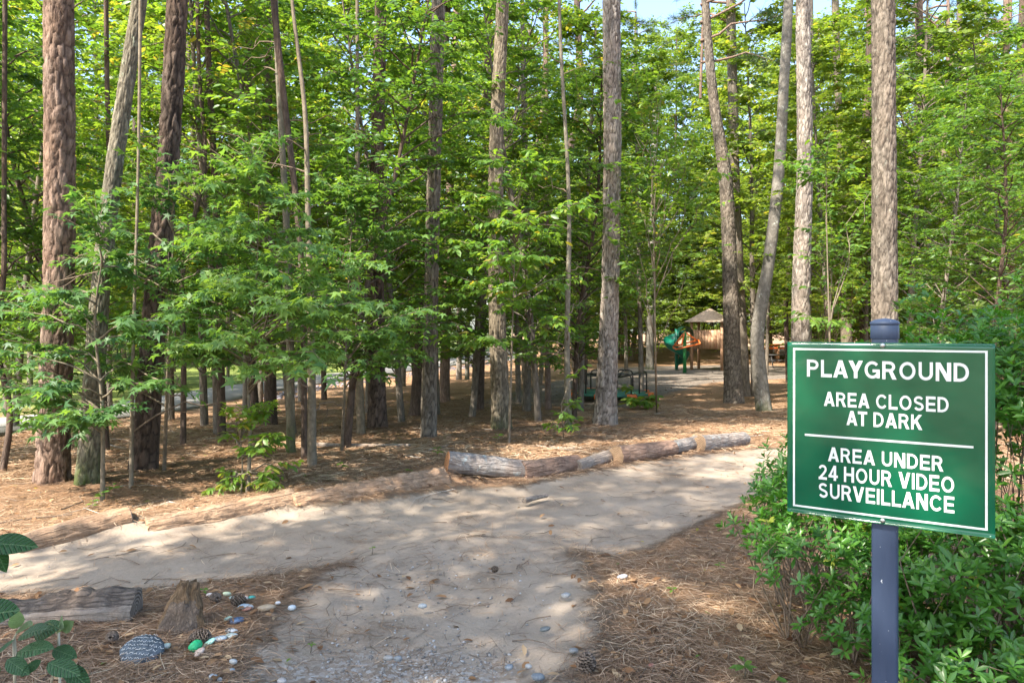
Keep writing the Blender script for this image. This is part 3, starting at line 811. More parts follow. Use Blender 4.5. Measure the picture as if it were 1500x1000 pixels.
P0, P1 = PINE
px_tree('pine_tree', 'thick reddish-brown pine trunk rising at the far left above the buried log', (76, 706), (91, 0), 40, 37, M['bark_red'], [(88, 420, 38)], crown=P0, hgt=15)
px_tree('oak_tree', 'leaning greenish-grey lichened trunk with mossy foot, just right of the leftmost pine', (128, 708), (202, 0), 32, 19, M['bark_lichen'], [(148, 400, 24), (165, 250, 22), (185, 110, 20)], kind='ridge', plate=0.035, crown=None, hgt=9, depth=0.008)
px_tree('pine_tree', 'dark furrowed pine leaning right, third large trunk from the left', (210, 688), (267, 0), 35, 26, M['bark_dark'], [(234, 400, 30), (252, 220, 28)], crown=P1, hgt=15)
px_tree('pine_tree', 'dark straight pine with two pale scars, behind the sapling foliage left of centre', (553, 626), (562, 0), 26, 15, M['bark_dark'], [(552, 400, 22)], crown=P0, hgt=16)
px_tree('pine_tree', 'tall straight brown-grey pine with sunlit left side, in front of a darker leaning trunk', (627, 640), (642, 0), 23, 18, M['bark_grey2'], [(632, 400, 19)], crown=P1, hgt=16, flare=0.15)
px_tree('pine_tree', 'dark pine leaning right behind the tall brown-grey one near the centre', (608, 608), (655, 0), 19, 13, M['bark_dark'], [(622, 420, 16)], crown=P0, hgt=17, detail=False)
px_tree('pine_tree', 'slim reddish pine just right of the tall brown-grey pine, lit on its left edge', (650, 588), (668, 0), 15, 10, M['bark_red'], [(657, 330, 12)], crown=P1, hgt=17, detail=False)
px_tree('pine_tree', 'dark brown trunk half hidden left of the flared mossy-footed tree', (699, 600), (716, 0), 17, 10, M['bark_dark'], [(706, 430, 14)], crown=P0, hgt=17, detail=False)
px_tree('oak_tree', 'brown ridged trunk with wide flared mossy foot at the centre', (735, 628), (736, 0), 26, 18, M['bark_brown'], [(727, 400, 22), (727, 200, 20)], kind='ridge', crown=None, hgt=11, flare=0.6, depth=0.012, roots=4, plate=0.04)
px_tree('pine_tree', 'pale grey lichen-flecked pine behind the log edging, right of centre', (886, 621), (893, 0), 33, 24, M['bark_grey'], [(893, 420, 25), (895, 200, 25)], crown=P1, hgt=16, depth=0.016)
px_tree('pine_tree', 'dappled pine directly right of the play tower, bending left high up', (1075, 590), (1034, 0), 26, 11, M['bark_grey2'], [(1070, 420, 21), (1062, 250, 19), (1047, 150, 14)], crown=P0, hgt=15, depth=0.014)
px_tree('pine_tree', 'straight brown pine rising behind the dappled one beside the play tower', (1092, 580), (1070, 0), 15, 13, M['bark_grey2'], [(1078, 300, 14)], crown=P1, hgt=17, detail=False)
px_tree('beech_tree', 'smooth curved grey trunk with white lichen patches, right of the dappled pine', (1120, 602), (1153, 0), 23, 13, M['bark_beech'], [(1109, 500, 20), (1126, 380, 17), (1139, 260, 16), (1146, 130, 14)], kind='smooth', crown=None, hgt=9, depth=0.015, flare=0.2)
px_tree('pine_tree', 'grey pine rising from behind the left edge of the green sign', (1172, 618), (1178, 0), 27, 19, M['bark_grey'], [(1174, 420, 25), (1180, 250, 22)], crown=P0, hgt=16)
o_, g_, p_ = px_tree('pine_tree', 'thick straight pine with a broken branch stub, right behind the sign post', (1298, 640), (1284, 0), 38, 30, M['bark_grey2'], [(1292, 420, 35), (1288, 200, 31)], crown=P1, hgt=15)
kb = MB(); kp = ray(1296, 194, g_.y) - o_.location; kb.tube([kp + Vector((0, -0.1, 0)), kp + Vector((0.0, -0.19, 0.0)), kp + Vector((0, -0.215, 0.005))], [0.05, 0.035, 0.015], 8)
link('branch_stub', kb.build('branch_stub', M['bark_grey2'], True), o_)
px_tree('pine_tree', 'slim pale pine partly hidden behind the thick pine at the sign post', (1315, 585), (1301, 0), 10, 9, M['bark_red'], [(1308, 300, 9)], crown=P0, hgt=18, detail=False)
px_tree('broadleaf_tree', 'light brown trunk standing between the grey pine and the thick pine, behind the sign', (1242, 575), (1229, 0), 17, 10, M['bark_sap'], [(1239, 380, 13), (1234, 200, 10)], kind='smooth', crown=None, hgt=10, detail=False)
px_tree('broadleaf_tree', 'light grey trunk with flared foot between the merry-go-round and the play tower', (952, 541), (957, 200), 12, 9, M['bark_beech'], [(953, 400, 10)], kind='smooth', crown=None, hgt=14, detail=False, flare=0.5)
px_tree('pine_tree', 'dark trunk behind the left side of the merry-go-round', (851, 562), (846, 0), 15, 9, M['bark_dark'], [], crown=P0, hgt=19, detail=False)
# thin ones
thin = [
    ((192, 714), (205, 240), 6, 4, 'bark_sap', 'very thin pale sapling stem between the mossy trunk and the dark furrowed pine', [(194, 600, 5)], 5.0),
    ((325, 641), (308, 60), 12, 8, 'bark_dark', 'slim dark trunk behind the bright foliage at left', [(322, 400, 10)], 12),
    ((156, 660), (160, 200), 9, 7, 'bark_dark', 'thin dark trunk seen just behind the greenish lichened tree', [], 11),
    ((268, 652), (285, 100), 8, 6, 'bark_dark', 'thin dark trunk right of the third large trunk', [], 11),
    ((426, 664), (404, 40), 13, 8, 'bark_lichen', 'slim mossy green trunk left of the pale grey sapling', [(424, 450, 11)], 9),
    ((457, 683), (428, 0), 13, 5, 'bark_sap', 'pale grey smooth sapling with thin bent top, front left of centre', [(456, 500, 11), (451, 300, 8), (448, 180, 7)], 6.8),
    ((446, 672), (395, 0), 9, 10, 'bark_dark', 'dark thin trunk close behind the pale grey sapling', [(440, 400, 9)], 10),
    ((396, 622), (392, 0), 18, 9, 'bark_dark', 'stout dark trunk behind the sunlit sweetgum foliage', [(396, 400, 14)], 15),
    ((376, 618), (357, 0), 12, 8, 'bark_dark', 'dark trunk left of the stout one behind the sunlit sweetgum', [], 15),
    ((475, 585), (478, 120), 8, 5, 'bark_dark', 'thin dark trunk standing by the lane, left of centre', [], 12),
    ((529, 637), (520, 180), 12, 6, 'bark_sap', 'slim grey-brown trunk left of the scarred dark pine', [(523, 430, 9)], 8),
    ((590, 566), (594, 200), 8, 6, 'bark_grey2', 'thin trunk by the lane right of the scarred dark pine', [], 13),
    ((614, 562), (622, 200), 7, 6, 'bark_dark', 'thin dark trunk by the lane behind the centre pines', [], 13),
    ((672, 556), (676, 150), 8, 6, 'bark_grey', 'pale thin trunk right of the slim reddish pine', [], 14),
    ((684, 556), (700, 300), 7, 5, 'bark_beech', 'leaning pale stem right of the slim reddish pine', [], 10),
    ((771, 602), (766, 100), 12, 7, 'bark_grey2', 'first of the cluster of slim trunks right of the flared tree', [(773, 400, 9)], 11),
    ((787, 596), (795, 150), 7, 5, 'bark_sap', 'second slim trunk in the cluster right of the flared tree', [], 9),
    ((803, 600), (800, 50), 9, 7, 'bark_red', 'reddish slim trunk at the right of the cluster near centre', [(800, 350, 8)], 13),
    ((833, 632), (822, 60), 11, 5, 'bark_lichen', 'lichened slim sapling left of the pale grey pine', [(831, 520, 9), (834, 300, 6)], 6.5),
    ((1155, 560), (1150, 300), 7, 6, 'bark_dark', 'thin dark trunk between the curved grey tree and the sign', [], 14),
    ((1, 690), (4, 300), 9, 7, 'bark_dark', 'dark trunk cut by the left edge of the picture', [], 10),
]
for b, t_, wb, wt, mk, lab, mids, hg in thin:
    px_tree('slim_tree', lab, b, t_, wb, wt, M[mk], mids, kind='smooth', detail=False, crown=None, hgt=hg, flare=0.25, depth=0.006)

# distant trunks right of the sign
for b, t_, wb, wt, mk, lab in [
    ((1400, 530), (1403, 0), 9, 7, 'bark_grey', 'far pale pine trunk high at the right, with sky beside it'),
    ((1436, 533), (1447, 0), 7, 5, 'bark_grey', 'thin far trunk right of the far pale pine'),
    ((1494, 560), (1492, 0), 12, 10, 'bark_dark', 'dark trunk at the right edge of the picture'),
    ((1338, 545), (1340, 0), 8, 7, 'bark_dark', 'dark slim far trunk just right of the thick pine by the sign'),
    ((1380, 560), (1390, 150), 8, 6, 'bark_red', 'reddish far trunk above the sign top right'),
    ((925, 528), (930, 100), 7, 6, 'bark_grey2', 'thin far trunk on the leafy bank behind the merry-go-round')]:
    px_tree('pine_tree', lab, b, t_, wb, wt, M[mk], kind='smooth', detail=False, crown=P1, hgt=19, cs=1.2)

# ------------------------------------------------------------------ foreground sweetgum saplings with individually built leaves
LEAF_MESH = {}
def leaf_variants(key, T, mat, n=9):
    if key not in LEAF_MESH:
        LEAF_MESH[key] = [mesh('leaf', T[0], T[1], mat, tint=np.full(len(T[0]), (k + 0.5) / n * 0.95)) for k in range(n)]
    return LEAF_MESH[key]

def leaf_parts(root, key, T, mat, P, R, S, tint, limit=300):
    """the leaves nearest the camera become objects, the rest one mesh"""
    w0 = np.array(root.location)
    Pw = P + w0
    size = S / np.maximum(Pw[:, 1], 0.3)
    px = CX + F * Pw[:, 0] / np.maximum(Pw[:, 1], 0.1); py = HY - F * (Pw[:, 2] - EYE) / np.maximum(Pw[:, 1], 0.1)
    vis = (px > -10) & (px < 1510) & (py > -10) & (py < 1010)
    vis &= ~((px > 1160) & (px < 1452) & (py > 505) & (py < 770)) | (Pw[:, 1] < 2.2)
    order = np.argsort(-(size * vis))
    sel = order[:limit]; rest = order[limit:]
    var = leaf_variants(key, T, mat)
    for i in sel:
        o = bpy.data.objects.new('leaf', var[min(len(var) - 1, int(tint[i] * len(var)))])
        Mx = Matrix([[*(R[i][a] * S[i]), P[i][a]] for a in range(3)] + [[0, 0, 0, 1]])
        o.matrix_local = Mx; o.parent = root; COL.objects.link(o)
    return rest

def sapling(name, label, base, stem, targets, T, key, mat, bark, seed, size, per=10, twigs=8, tl=0.4, tint=0.5, limb_r=0.01, sr=(0.025, 0.008), t0=0.35, droop=0.5, hot=None):
    """stem: pixel list with distance (px, py, d); targets: list of (px, py, d) the branches reach"""
    r = np.random.default_rng(seed)
    g = gpt(*base); z0 = H(g.x, g.y); org = np.array((g.x, g.y, z0))
    root = thing(name, label, 'tree', tuple(org))
    sp = [np.array((0, 0, -0.1))] + [np.array(ray(*q)) - org for q in stem]
    me = trunk_mesh('trunk', sp, np.linspace(sr[0] * 0.8, 0.004, len(sp)), bark, 12, 0.08, 'smooth', 0, 0.25, 0.2, seed)
    link('trunk', me, root)
    sp = np.array(sp); br = [arch(sp[-1] * 0.97, sp[-1] + r.normal(0, 0.18, 3) + np.array((0, 0, 0.25)), 0.05, 6, 0.02, r) for _ in range(4 if len(sp) > 3 else 1)]
    for q in targets:
        e = np.array(ray(*q)) - org
        zc = np.clip(e[2] - 0.35 * np.hypot(e[0], e[1]), 0.15, sp[-1, 2])
        b = np.array([np.interp(zc, sp[:, 2], sp[:, 0]), np.interp(zc, sp[:, 2], sp[:, 1]), zc])
        br.append(arch(b, e, 0.08, 8, 0.025, r))
    P, D, Nn, S, A, B = foliage(br, r, twigs=twigs, twig_len=tl, per=per, size=size, t0=t0, droop=droop, flat=0.45)
    R = frames(D, Nn)
    g_ = np.repeat(r.normal(0, 0.1, len(P) // per), per)
    tn = np.clip(tint + g_ + r.normal(0, 0.12, len(P)), 0, 0.95)
    rest = leaf_parts(root, key, T, mat, P, R, S, tn)
    V, Fc = stamp(T, P[rest], R[rest], S[rest])
    if len(rest): link('foliage', mesh('foliage', V, Fc, mat, tint=np.repeat(tn[rest], len(T[0]))), root, kind='stuff')
    V2, F2 = twig_geo(A, B, 0.003)
    mb = MB(); mb.add(V2, None, F2)
    for b in br: mb.tube(b, np.linspace(limb_r, limb_r * 0.3, len(b)), 5)
    link('branches', mb.build('branches', bark), root, kind='stuff')
    return root

def tgt(n, x0, x1, y0, y1, d0, d1, seed):
    r = np.random.default_rng(seed)
    return [(r.uniform(x0, x1), r.uniform(y0, y1), r.uniform(d0, d1)) for _ in range(n)]

sapling('sweetgum_sapling', 'sweetgum sapling with dark green star leaves covering the foot of the leftmost pine', (150, 735), [(150, 600, 6.3), (140, 450, 6.2), (150, 380, 6.1)],
        tgt(16, 0, 230, 400, 620, 5.6, 6.6, 1) + tgt(5, 60, 200, 560, 640, 5.9, 6.3, 2), TG, 'gum', M['leaf_gum'], M['bark_sap'], 21, 0.13, tint=0.32, twigs=8)
sapling('sweetgum_sapling', 'sunlit sweetgum sapling with brown stem and pale star leaves, left of the grey sapling', (362, 722), [(366, 640, 6.7), (364, 560, 6.7), (375, 420, 6.6), (380, 280, 6.5)],
        tgt(26, 230, 520, 400, 545, 5.7, 6.9, 3) + tgt(9, 320, 450, 265, 400, 6.0, 6.8, 4) + [(378, 262, 6.5), (384, 290, 6.5), (365, 280, 6.5)], TG, 'gum', M['leaf_gum'], M['bark_sap'], 22, 0.135, tint=0.55, twigs=8)
sapling('young_shrub', 'low bright leafy shoots around the stem of the sunlit sapling', (352, 724), [(355, 680, 6.6), (352, 640, 6.6)],
        tgt(22, 312, 415, 595, 722, 6.3, 6.8, 5), TO, 'oval', M['leaf_mid'], M['bark_sap'], 23, 0.072, tint=0.88, twigs=6, tl=0.14, per=8, sr=(0.01, 0.004), t0=0.5)
sapling('sweetgum_sapling', 'sweetgum sapling spreading dark foliage between the second and third large trunks', (240, 690), [(245, 560, 7.0), (250, 430, 7.0), (255, 330, 7.0)],
        tgt(20, 130, 330, 330, 560, 6.4, 7.6, 6), TG, 'gum', M['leaf_gum'], M['bark_sap'], 24, 0.125, tint=0.35, twigs=8)
sapling('maple_sapling', 'leafy sapling hanging in front of the scarred dark pine left of centre', (500, 660), [(505, 560, 8.2), (510, 430, 8.2), (515, 330, 8.2)],
        tgt(26, 430, 640, 330, 520, 7.4, 9.2, 7), TG, 'gum', M['leaf_gum'], M['bark_sap'], 25, 0.125, tint=0.5, twigs=8)
sapling('maple_sapling', 'leafy sapling with layered sprays crossing the flared tree at the centre', (745, 650), [(748, 560, 9.3), (752, 430, 9.3), (755, 300, 9.3)],
        tgt(24, 650, 850, 270, 500, 8.4, 10.0, 8), TO, 'oval', M['leaf_mid'], M['bark_sap'], 26, 0.115, tint=0.6, twigs=8, per=11)
sapling('young_shrub', 'small leafy shoot at the foot of the lichened slim sapling', (826, 640), [(824, 620, 9.6), (822, 590, 9.6)],
        tgt(6, 808, 842, 575, 628, 9.4, 9.9, 9), TO, 'oval', M['leaf_mid'], M['bark_sap'], 27, 0.10, tint=0.7, twigs=4, tl=0.15, per=6, sr=(0.008, 0.004))
sapling('young_shrub', 'bright low plant growing in front of the merry-go-round deck', (934, 596), [(934, 588, 17.5), (934, 580, 17.5)],
        tgt(8, 915, 955, 577, 590, 17, 18, 10), TO, 'oval', M['leaf_mid'], M['bark_sap'], 28, 0.2, tint=0.9, twigs=4, tl=0.2, per=6, sr=(0.01, 0.004))
sapling('beech_sapling', 'leafy tree arching over the pale grey pine from the right', (962, 604), [(960, 500, 12), (958, 350, 12), (965, 150, 12)],
        tgt(22, 900, 1060, 130, 400, 11, 13, 11), TO, 'oval', M['leaf_mid'], M['bark_sap'], 29, 0.12, tint=0.62, twigs=9, per=11, tl=0.5)
sapling('beech_sapling', 'leafy sapling between the curved grey tree and the thick pine behind the sign', (1215, 600), [(1215, 480, 10.5), (1212, 380, 10.5), (1210, 260, 10.5)],
        tgt(14, 1190, 1290, 280, 480, 10.5, 12, 12), TO, 'oval', M['leaf_mid'], M['bark_sap'], 30, 0.115, tint=0.5, twigs=8, per=11, tl=0.45)

# ------------------------------------------------------------------ understory and background woods
def free(x, y):
    px = CX + F * x / y
    if 12 < y < 44 and abs(px - 1022) < (95 if y > 23 else 62): return False          # keep the play tower in view
    if y < 24 and abs(px - 905) < 75 : return False                       # and the merry-go-round
    if y < 38 and abs(px - 1145) < 22: return False
    if float(line_d(ROADC, np.array(x), np.array(y))) < 3.0: return False
    if abs(x) < 0.3 * 0: return False
    return True

used = []
def far_ok(x, y, dmin):
    return all((x - a) ** 2 + (y - b) ** 2 > dmin * dmin for a, b in used)

r = np.random.default_rng(77)
hand = [(95, 10.0, 0, 1.0), (320, 10.5, 1, 0.95), (250, 14.0, 3, 1.0), (430, 10.5, 1, 1.0), (505, 9.0, 0, 0.9), (590, 13.0, 1, 1.0), (690, 14.5, 1, 1.1), (540, 16, 3, 1.1),
        (790, 13.0, 1, 1.0), (850, 17.0, 3, 1.0), (20, 12.5, 1, 1.05), (160, 17, 3, 1.1), (-60, 9.0, 0, 1.0), (1215, 17.5, 3, 1.0), (1370, 14, 1, 0.85), (1455, 11, 0, 0.8),
        (1560, 12, 1, 0.9), (1105, 22, 3, 1.3), (1330, 17, 3, 1.2), (1390, 21, 1, 1.3), (1490, 18, 1, 1.2), (640, 15.5, 3, 1.1), (300, 12, 3, 0.9), (840, 14, 0, 1.0), (1180, 25, 3, 1.3), (1430, 23, 3, 1.2), (1275, 27, 1, 1.3), (760, 20, 3, 1.1), (620, 19, 1, 1.1), (460, 15, 1, 1.0), (700, 24, 3, 1.2), (380, 18, 3, 1.1), (-30, 7.8, 0, 0.9), (940, 21, 3, 1.1)]
for k, (px, d, ki, s_) in enumerate(hand):
    x = (px - CX) / F * d
    if px in (960, 1060): pass
    place_tree(UND[ki], x, d, r.random() * 6.28, s_, 'slender understory tree with layered green leaves among the trunks', 'slender understory trees between the big trunks', 'understory_tree'); AUTO.append((COL.objects[-1].parent, 'leafy understory tree', x, d))
    used.append((x, d))
n = 0; tries = 0
while n < 46 and tries < 3000:
    tries += 1
    d = r.uniform(15, 34); px = r.uniform(-150, 1650); x = (px - CX) / F * d
    if not free(x, d) or not far_ok(x, d, 2.0): continue
    if 980 < px < 1200 and d < 21: continue
    if px > 1150 and 13 < d < 20: continue
    ki = int(r.choice([0, 1, 1, 3, 3])); s_ = r.uniform(0.85, 1.3)
    if 850 < px < 1190: s_ = max(1.25, s_); ki = 3
    place_tree(UND[ki], x, d, r.random() * 6.28, s_, 'slender understory tree with layered green leaves among the trunks', 'slender understory trees between the big trunks', 'understory_tree'); AUTO.append((COL.objects[-1].parent, 'leafy understory tree', x, d))
    used.append((x, d)); n += 1
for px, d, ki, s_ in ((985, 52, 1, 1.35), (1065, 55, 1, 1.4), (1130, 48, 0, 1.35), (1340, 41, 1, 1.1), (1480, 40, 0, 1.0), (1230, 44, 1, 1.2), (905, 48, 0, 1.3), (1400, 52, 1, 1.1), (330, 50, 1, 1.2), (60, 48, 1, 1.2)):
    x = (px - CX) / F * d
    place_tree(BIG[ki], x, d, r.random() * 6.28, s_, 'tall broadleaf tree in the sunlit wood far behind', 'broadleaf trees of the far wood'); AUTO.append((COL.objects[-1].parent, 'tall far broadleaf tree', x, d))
    used.append((x, d))
n = 0; tries = 0
while n < 140 and tries < 6000:
    tries += 1
    d = 30 + 55 * r.random() ** 1.2; px = r.uniform(-200, 1700); x = (px - CX) / F * d
    if d < 46 and not free(x, d): continue
    if px < 560 and d < 44 and x > -30: continue
    if float(line_d(ROADC, np.array(x), np.array(d))) < 4.5: continue
    if not far_ok(x, d, 2.5): continue
    sw = r.uniform(0.8, 1.25)
    if px > 1420: sw *= 0.75
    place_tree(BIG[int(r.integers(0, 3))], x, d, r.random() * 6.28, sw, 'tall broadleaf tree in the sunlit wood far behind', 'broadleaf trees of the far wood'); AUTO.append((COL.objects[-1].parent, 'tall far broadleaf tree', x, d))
    used.append((x, d)); n += 1
# far pines: bare trunks between
ptm = trunk_mesh('trunk', [(0, 0, -0.2), (0.1, 0, 5), (0.0, 0.1, 11), (0.1, 0, 17)], [0.17, 0.14, 0.12, 0.07], M['bark_grey2'], 14, 0.3, 'smooth', 0, 0.25, 0.5, 9)
ptm2 = trunk_mesh('trunk', [(0, 0, -0.2), (-0.1, 0.1, 5), (0.1, 0.0, 11), (0.0, 0, 18)], [0.13, 0.11, 0.10, 0.05], M['bark_dark'], 14, 0.3, 'smooth', 0, 0.25, 0.5, 19)
ptm3 = trunk_mesh('trunk', [(0, 0, -0.2), (-0.15, 0.1, 5), (-0.2, 0.0, 11), (0.0, 0, 18)], [0.12, 0.10, 0.09, 0.05], M['bark_red'], 14, 0.3, 'smooth', 0, 0.25, 0.5, 29)
n = 0; tries = 0
while n < 30 and tries < 3000:
    tries += 1
    d = r.uniform(19, 60); px = r.uniform(-100, 1600); x = (px - CX) / F * d
    if not free(x, d) or not far_ok(x, d, 1.3): continue
    t = thing('pine_tree', 'distant straight pine trunk among the green of the wood', 'tree', (x, d, H(x, d)), 'distant pines of the wood', r.random() * 6.28)
    link('trunk', (ptm, ptm2, ptm3)[n % 3], t); c = link('crown', PINE[n % 2], t, loc=(0, 0, 12.5), kind='stuff'); c.scale = (1.15,) * 3; AUTO.append((t, 'distant bare-stemmed pine', x, d))
    used.append((x, d)); n += 1
# trees around and behind the camera, whose crowns shade the foreground
for k, (x, y, s_) in enumerate([(-3.6, -2.6, 1.0), (-5.2, 0.6, 0.85), (-0.6, -4.4, 0.95), (-7.6, -2.6, 0.9), (-4.8, -6.0, 1.0), (-9.5, -6.5, 1.05)]):
    place_tree(TALL, x, y, k * 1.3, s_, ['tree close behind the camera on the left', 'nearest tree left of the camera', 'tree straight behind the camera', 'tree farther left of the camera', 'second row tree behind the camera', 'farthest tree behind the camera on the left'][k] + ', outside the picture', 'trees outside the picture that shade the path')

auto_labels()
# ------------------------------------------------------------------ logs
def log_obj(name, label, a, b, r0, r1, bark, enda=None, endb=None, seed=1, sink=0.25, rough=0.06, cat='log', flat=1.0):
    a = Vector((a.x, a.y, H(a.x, a.y))); b = Vector((b.x, b.y, H(b.x, b.y)))
    L = (b - a).length
    a.z += r0 * (1 - sink) ; b.z += r1 * (1 - sink)
    ax = b - a; L = ax.length
    o = bpy.data.objects.new(name, None); COL.objects.link(o); o['label'] = label; o['category'] = cat
    q = ax.to_track_quat('X', 'Z'); o.location = a; o.rotation_mode = 'QUATERNION'; o.rotation_quaternion = q
    n = max(12, int(L / 0.03)); s = 48
    t = np.linspace(0, 1, n); ang = np.linspace(0, 2 * pi, s, endpoint=False)
    AA, TT = np.meshgrid(ang, t)
    R_ = (r0 + (r1 - r0) * TT)
    f1, f2, c = worley(np.mod(AA / (2 * pi) * 14, 14), TT * L / 0.10 + 1, 14, seed)
    R_ = R_ * (1 + rough * (sstep(0, 0.3, f2 - f1) - 0.5) + rough * 0.8 * (c - 0.5) + 0.06 * np.cos(2 * AA + seed) + 0.05 * np.cos(3 * AA + TT * 3))
    X = TT * L + 0 * AA
    X[0] += 0.0; bend = 0.02 * L * np.sin(pi * TT) * (1 if seed % 2 else -1)
    V = np.c_[X.ravel(), (np.cos(AA) * R_ + bend).ravel(), (np.sin(AA) * R_ * flat).ravel()]
    i, j = np.meshgrid(np.arange(n - 1), np.arange(s), indexing='ij'); i = i.ravel(); j = j.ravel(); j2 = (j + 1) % s
    Q = np.c_[i * s + j, i * s + j2, (i + 1) * s + j2, (i + 1) * s + j]
    link('bark', mesh('bark', V, Q, bark, tint=(0.25 + 0.5 * c).ravel(), smooth=True), o)
    rr_ = np.random.default_rng(seed)
    for row, mt, sx in ((0, enda, -1), (n - 1, endb, 1)):
        if mt is None: mt = bark
        ring = V[row * s:(row + 1) * s].copy()
        cen = ring.mean(0)
        rings_ = [ring, cen + (ring - cen) * 0.93 + np.array((sx * 0.006, 0, 0)), cen + (ring - cen) * 0.5 + np.array((sx * 0.008, 0, 0)) + np.c_[rr_.normal(0, 0.002, s), np.zeros(s), np.zeros(s)]]
        VV = np.vstack(rings_ + [cen + np.array((sx * 0.008, 0, 0))])
        jj = np.arange(s); j2 = (jj + 1) % s
        Qq = np.vstack([np.c_[jj, j2, s + j2, s + jj], np.c_[s + jj, s + j2, 2 * s + j2, 2 * s + jj]])
        if sx > 0: Qq = Qq[:, ::-1]
        Tt = np.c_[2 * s + jj, 2 * s + j2, np.full(s, 3 * s)]
        link('sawn_end', mesh('sawn_end', VV, [Qq, Tt], mt, tint=np.full(len(VV), 0.5)), o)
    return o

log_obj('log', 'grey bark log with orange sawn end, in the row along the path at centre', gpt(655, 707), gpt(768, 700), 0.098, 0.092, M['bark_log'], M['end_orange'], None, 3)
log_obj('log', 'brown bark log butting against the grey one in the path edging', gpt(764, 701), gpt(846, 687), 0.095, 0.082, M['bark_log2'], None, M['end_dark'], 4)
log_obj('log', 'thin weathered barkless log lying low between two thicker logs', gpt(846, 690), gpt(906, 672), 0.06, 0.07, M['wood_old'], None, None, 5)
log_obj('log', 'dark brown log with tan sawn end, fourth of the row from the left', gpt(903, 678), gpt(985, 666), 0.108, 0.095, M['bark_log2'], M['end_pale'], None, 6)
log_obj('log', 'grey lichened log between the tan-ended brown log and the last one', gpt(975, 667), gpt(1026, 657), 0.085, 0.09, M['bark_log'], None, None, 7)
log_obj('log', 'last lichened grey log of the row, with tan sawn end and rounded far end', gpt(1024, 661), gpt(1090, 650), 0.105, 0.09, M['bark_log'], M['end_pale'], M['end_dark'], 8)
log_obj('log', 'old half buried tan log at the far left with a broken stub end', gpt(28, 803), gpt(190, 776), 0.085, 0.08, M['wood_tan'], None, M['end_dark'], 9, 1.15, 0.12)
log_obj('log', 'long decayed log sunk in straw, between the broken stub and the reddish one', gpt(215, 778), gpt(430, 742), 0.09, 0.10, M['wood_tan'], None, None, 10, 1.78, 0.16)
log_obj('log', 'decayed reddish log butting the orange sawn end, half covered with straw', gpt(430, 746), gpt(650, 712), 0.10, 0.12, M['wood_tan'], None, M['end_dark'], 11, 1.5, 0.16)
log_obj('fallen_branch', 'pale fallen branch lying across the straw below the tall brown-grey pine', gpt(462, 655), gpt(600, 655), 0.03, 0.02, M['wood_old'], None, None, 12, 0.1, 0.08, 'branch')
log_obj('fallen_branch', 'short broken branch lying on the straw below the brown log', gpt(768, 738), gpt(800, 729), 0.025, 0.02, M['wood_old'], None, None, 13, 0.1, 0.08, 'branch')
# split timber in the front left corner
def timber():
    a = gpt(-120, 918); b = gpt(200, 903)
    a.z = H(a.x, a.y) + 0.035; b.z = H(b.x, b.y) + 0.045
    ax = b - a; L = ax.length
    o = bpy.data.objects.new('split_timber', None); COL.objects.link(o)
    o['label'] = 'weathered grey split timber with black top edge, lying front left beside the stump'; o['category'] = 'timber'
    o.location = a; o.rotation_mode = 'QUATERNION'; o.rotation_quaternion = ax.to_track_quat('X', 'Z')
    n = 90; prof = [(-0.075, -0.08), (-0.085, 0.01), (-0.055, 0.028), (-0.03, 0.055), (0.0, 0.082), (0.03, 0.09), (0.07, 0.075), (0.09, 0.0), (0.08, -0.08)]
    t = np.linspace(0, L, n); V = []
    for x in t:
        hh = 1.0 + 0.25 * float(vnoise(x * 1.0, 2, 22)) - 0.42 * float(sstep(0.75 * L, 0.35 * L, x)) - 0.15 * float(vnoise(x, 0, 7))
        for k, (py_, pz) in enumerate(prof):
            V.append((x, py_ + 0.012 * (vnoise(x, k, 9) - 0.5), pz * (hh if pz > 0.02 else 1) + 0.016 * (vnoise(x, k * 3.1, 18) - 0.5)))
    m = len(prof)
    Q = [(i * m + j, (i + 1) * m + j, (i + 1) * m + (j + 1) % m, i * m + (j + 1) % m) for i in range(n - 1) for j in range(m)]
    mt = [M['wood_old'], bark_mat('charred_wood', (0.03, 0.028, 0.027), (0.24, 0.205, 0.175), (0.20, 0.14, 0.10), None, 0, (7, 40, 40), 0.014)]
    mi = [1 if (i % m) in (2, 3, 4, 5) else 0 for i in range(len(Q))]
    link('plank', mesh('plank', V, [np.array(Q)], mt, mi, np.full(len(V), 0.5)), o)
    base = V[(n - 1) * m:]; c = np.mean(base, 0)
    VV = base + [tuple(c)]; TT = [(j, (j + 1) % m, m) for j in range(m)]
    link('sawn_end', mesh('sawn_end', VV, [np.array(TT)], M['end_dark']), o)
timber()

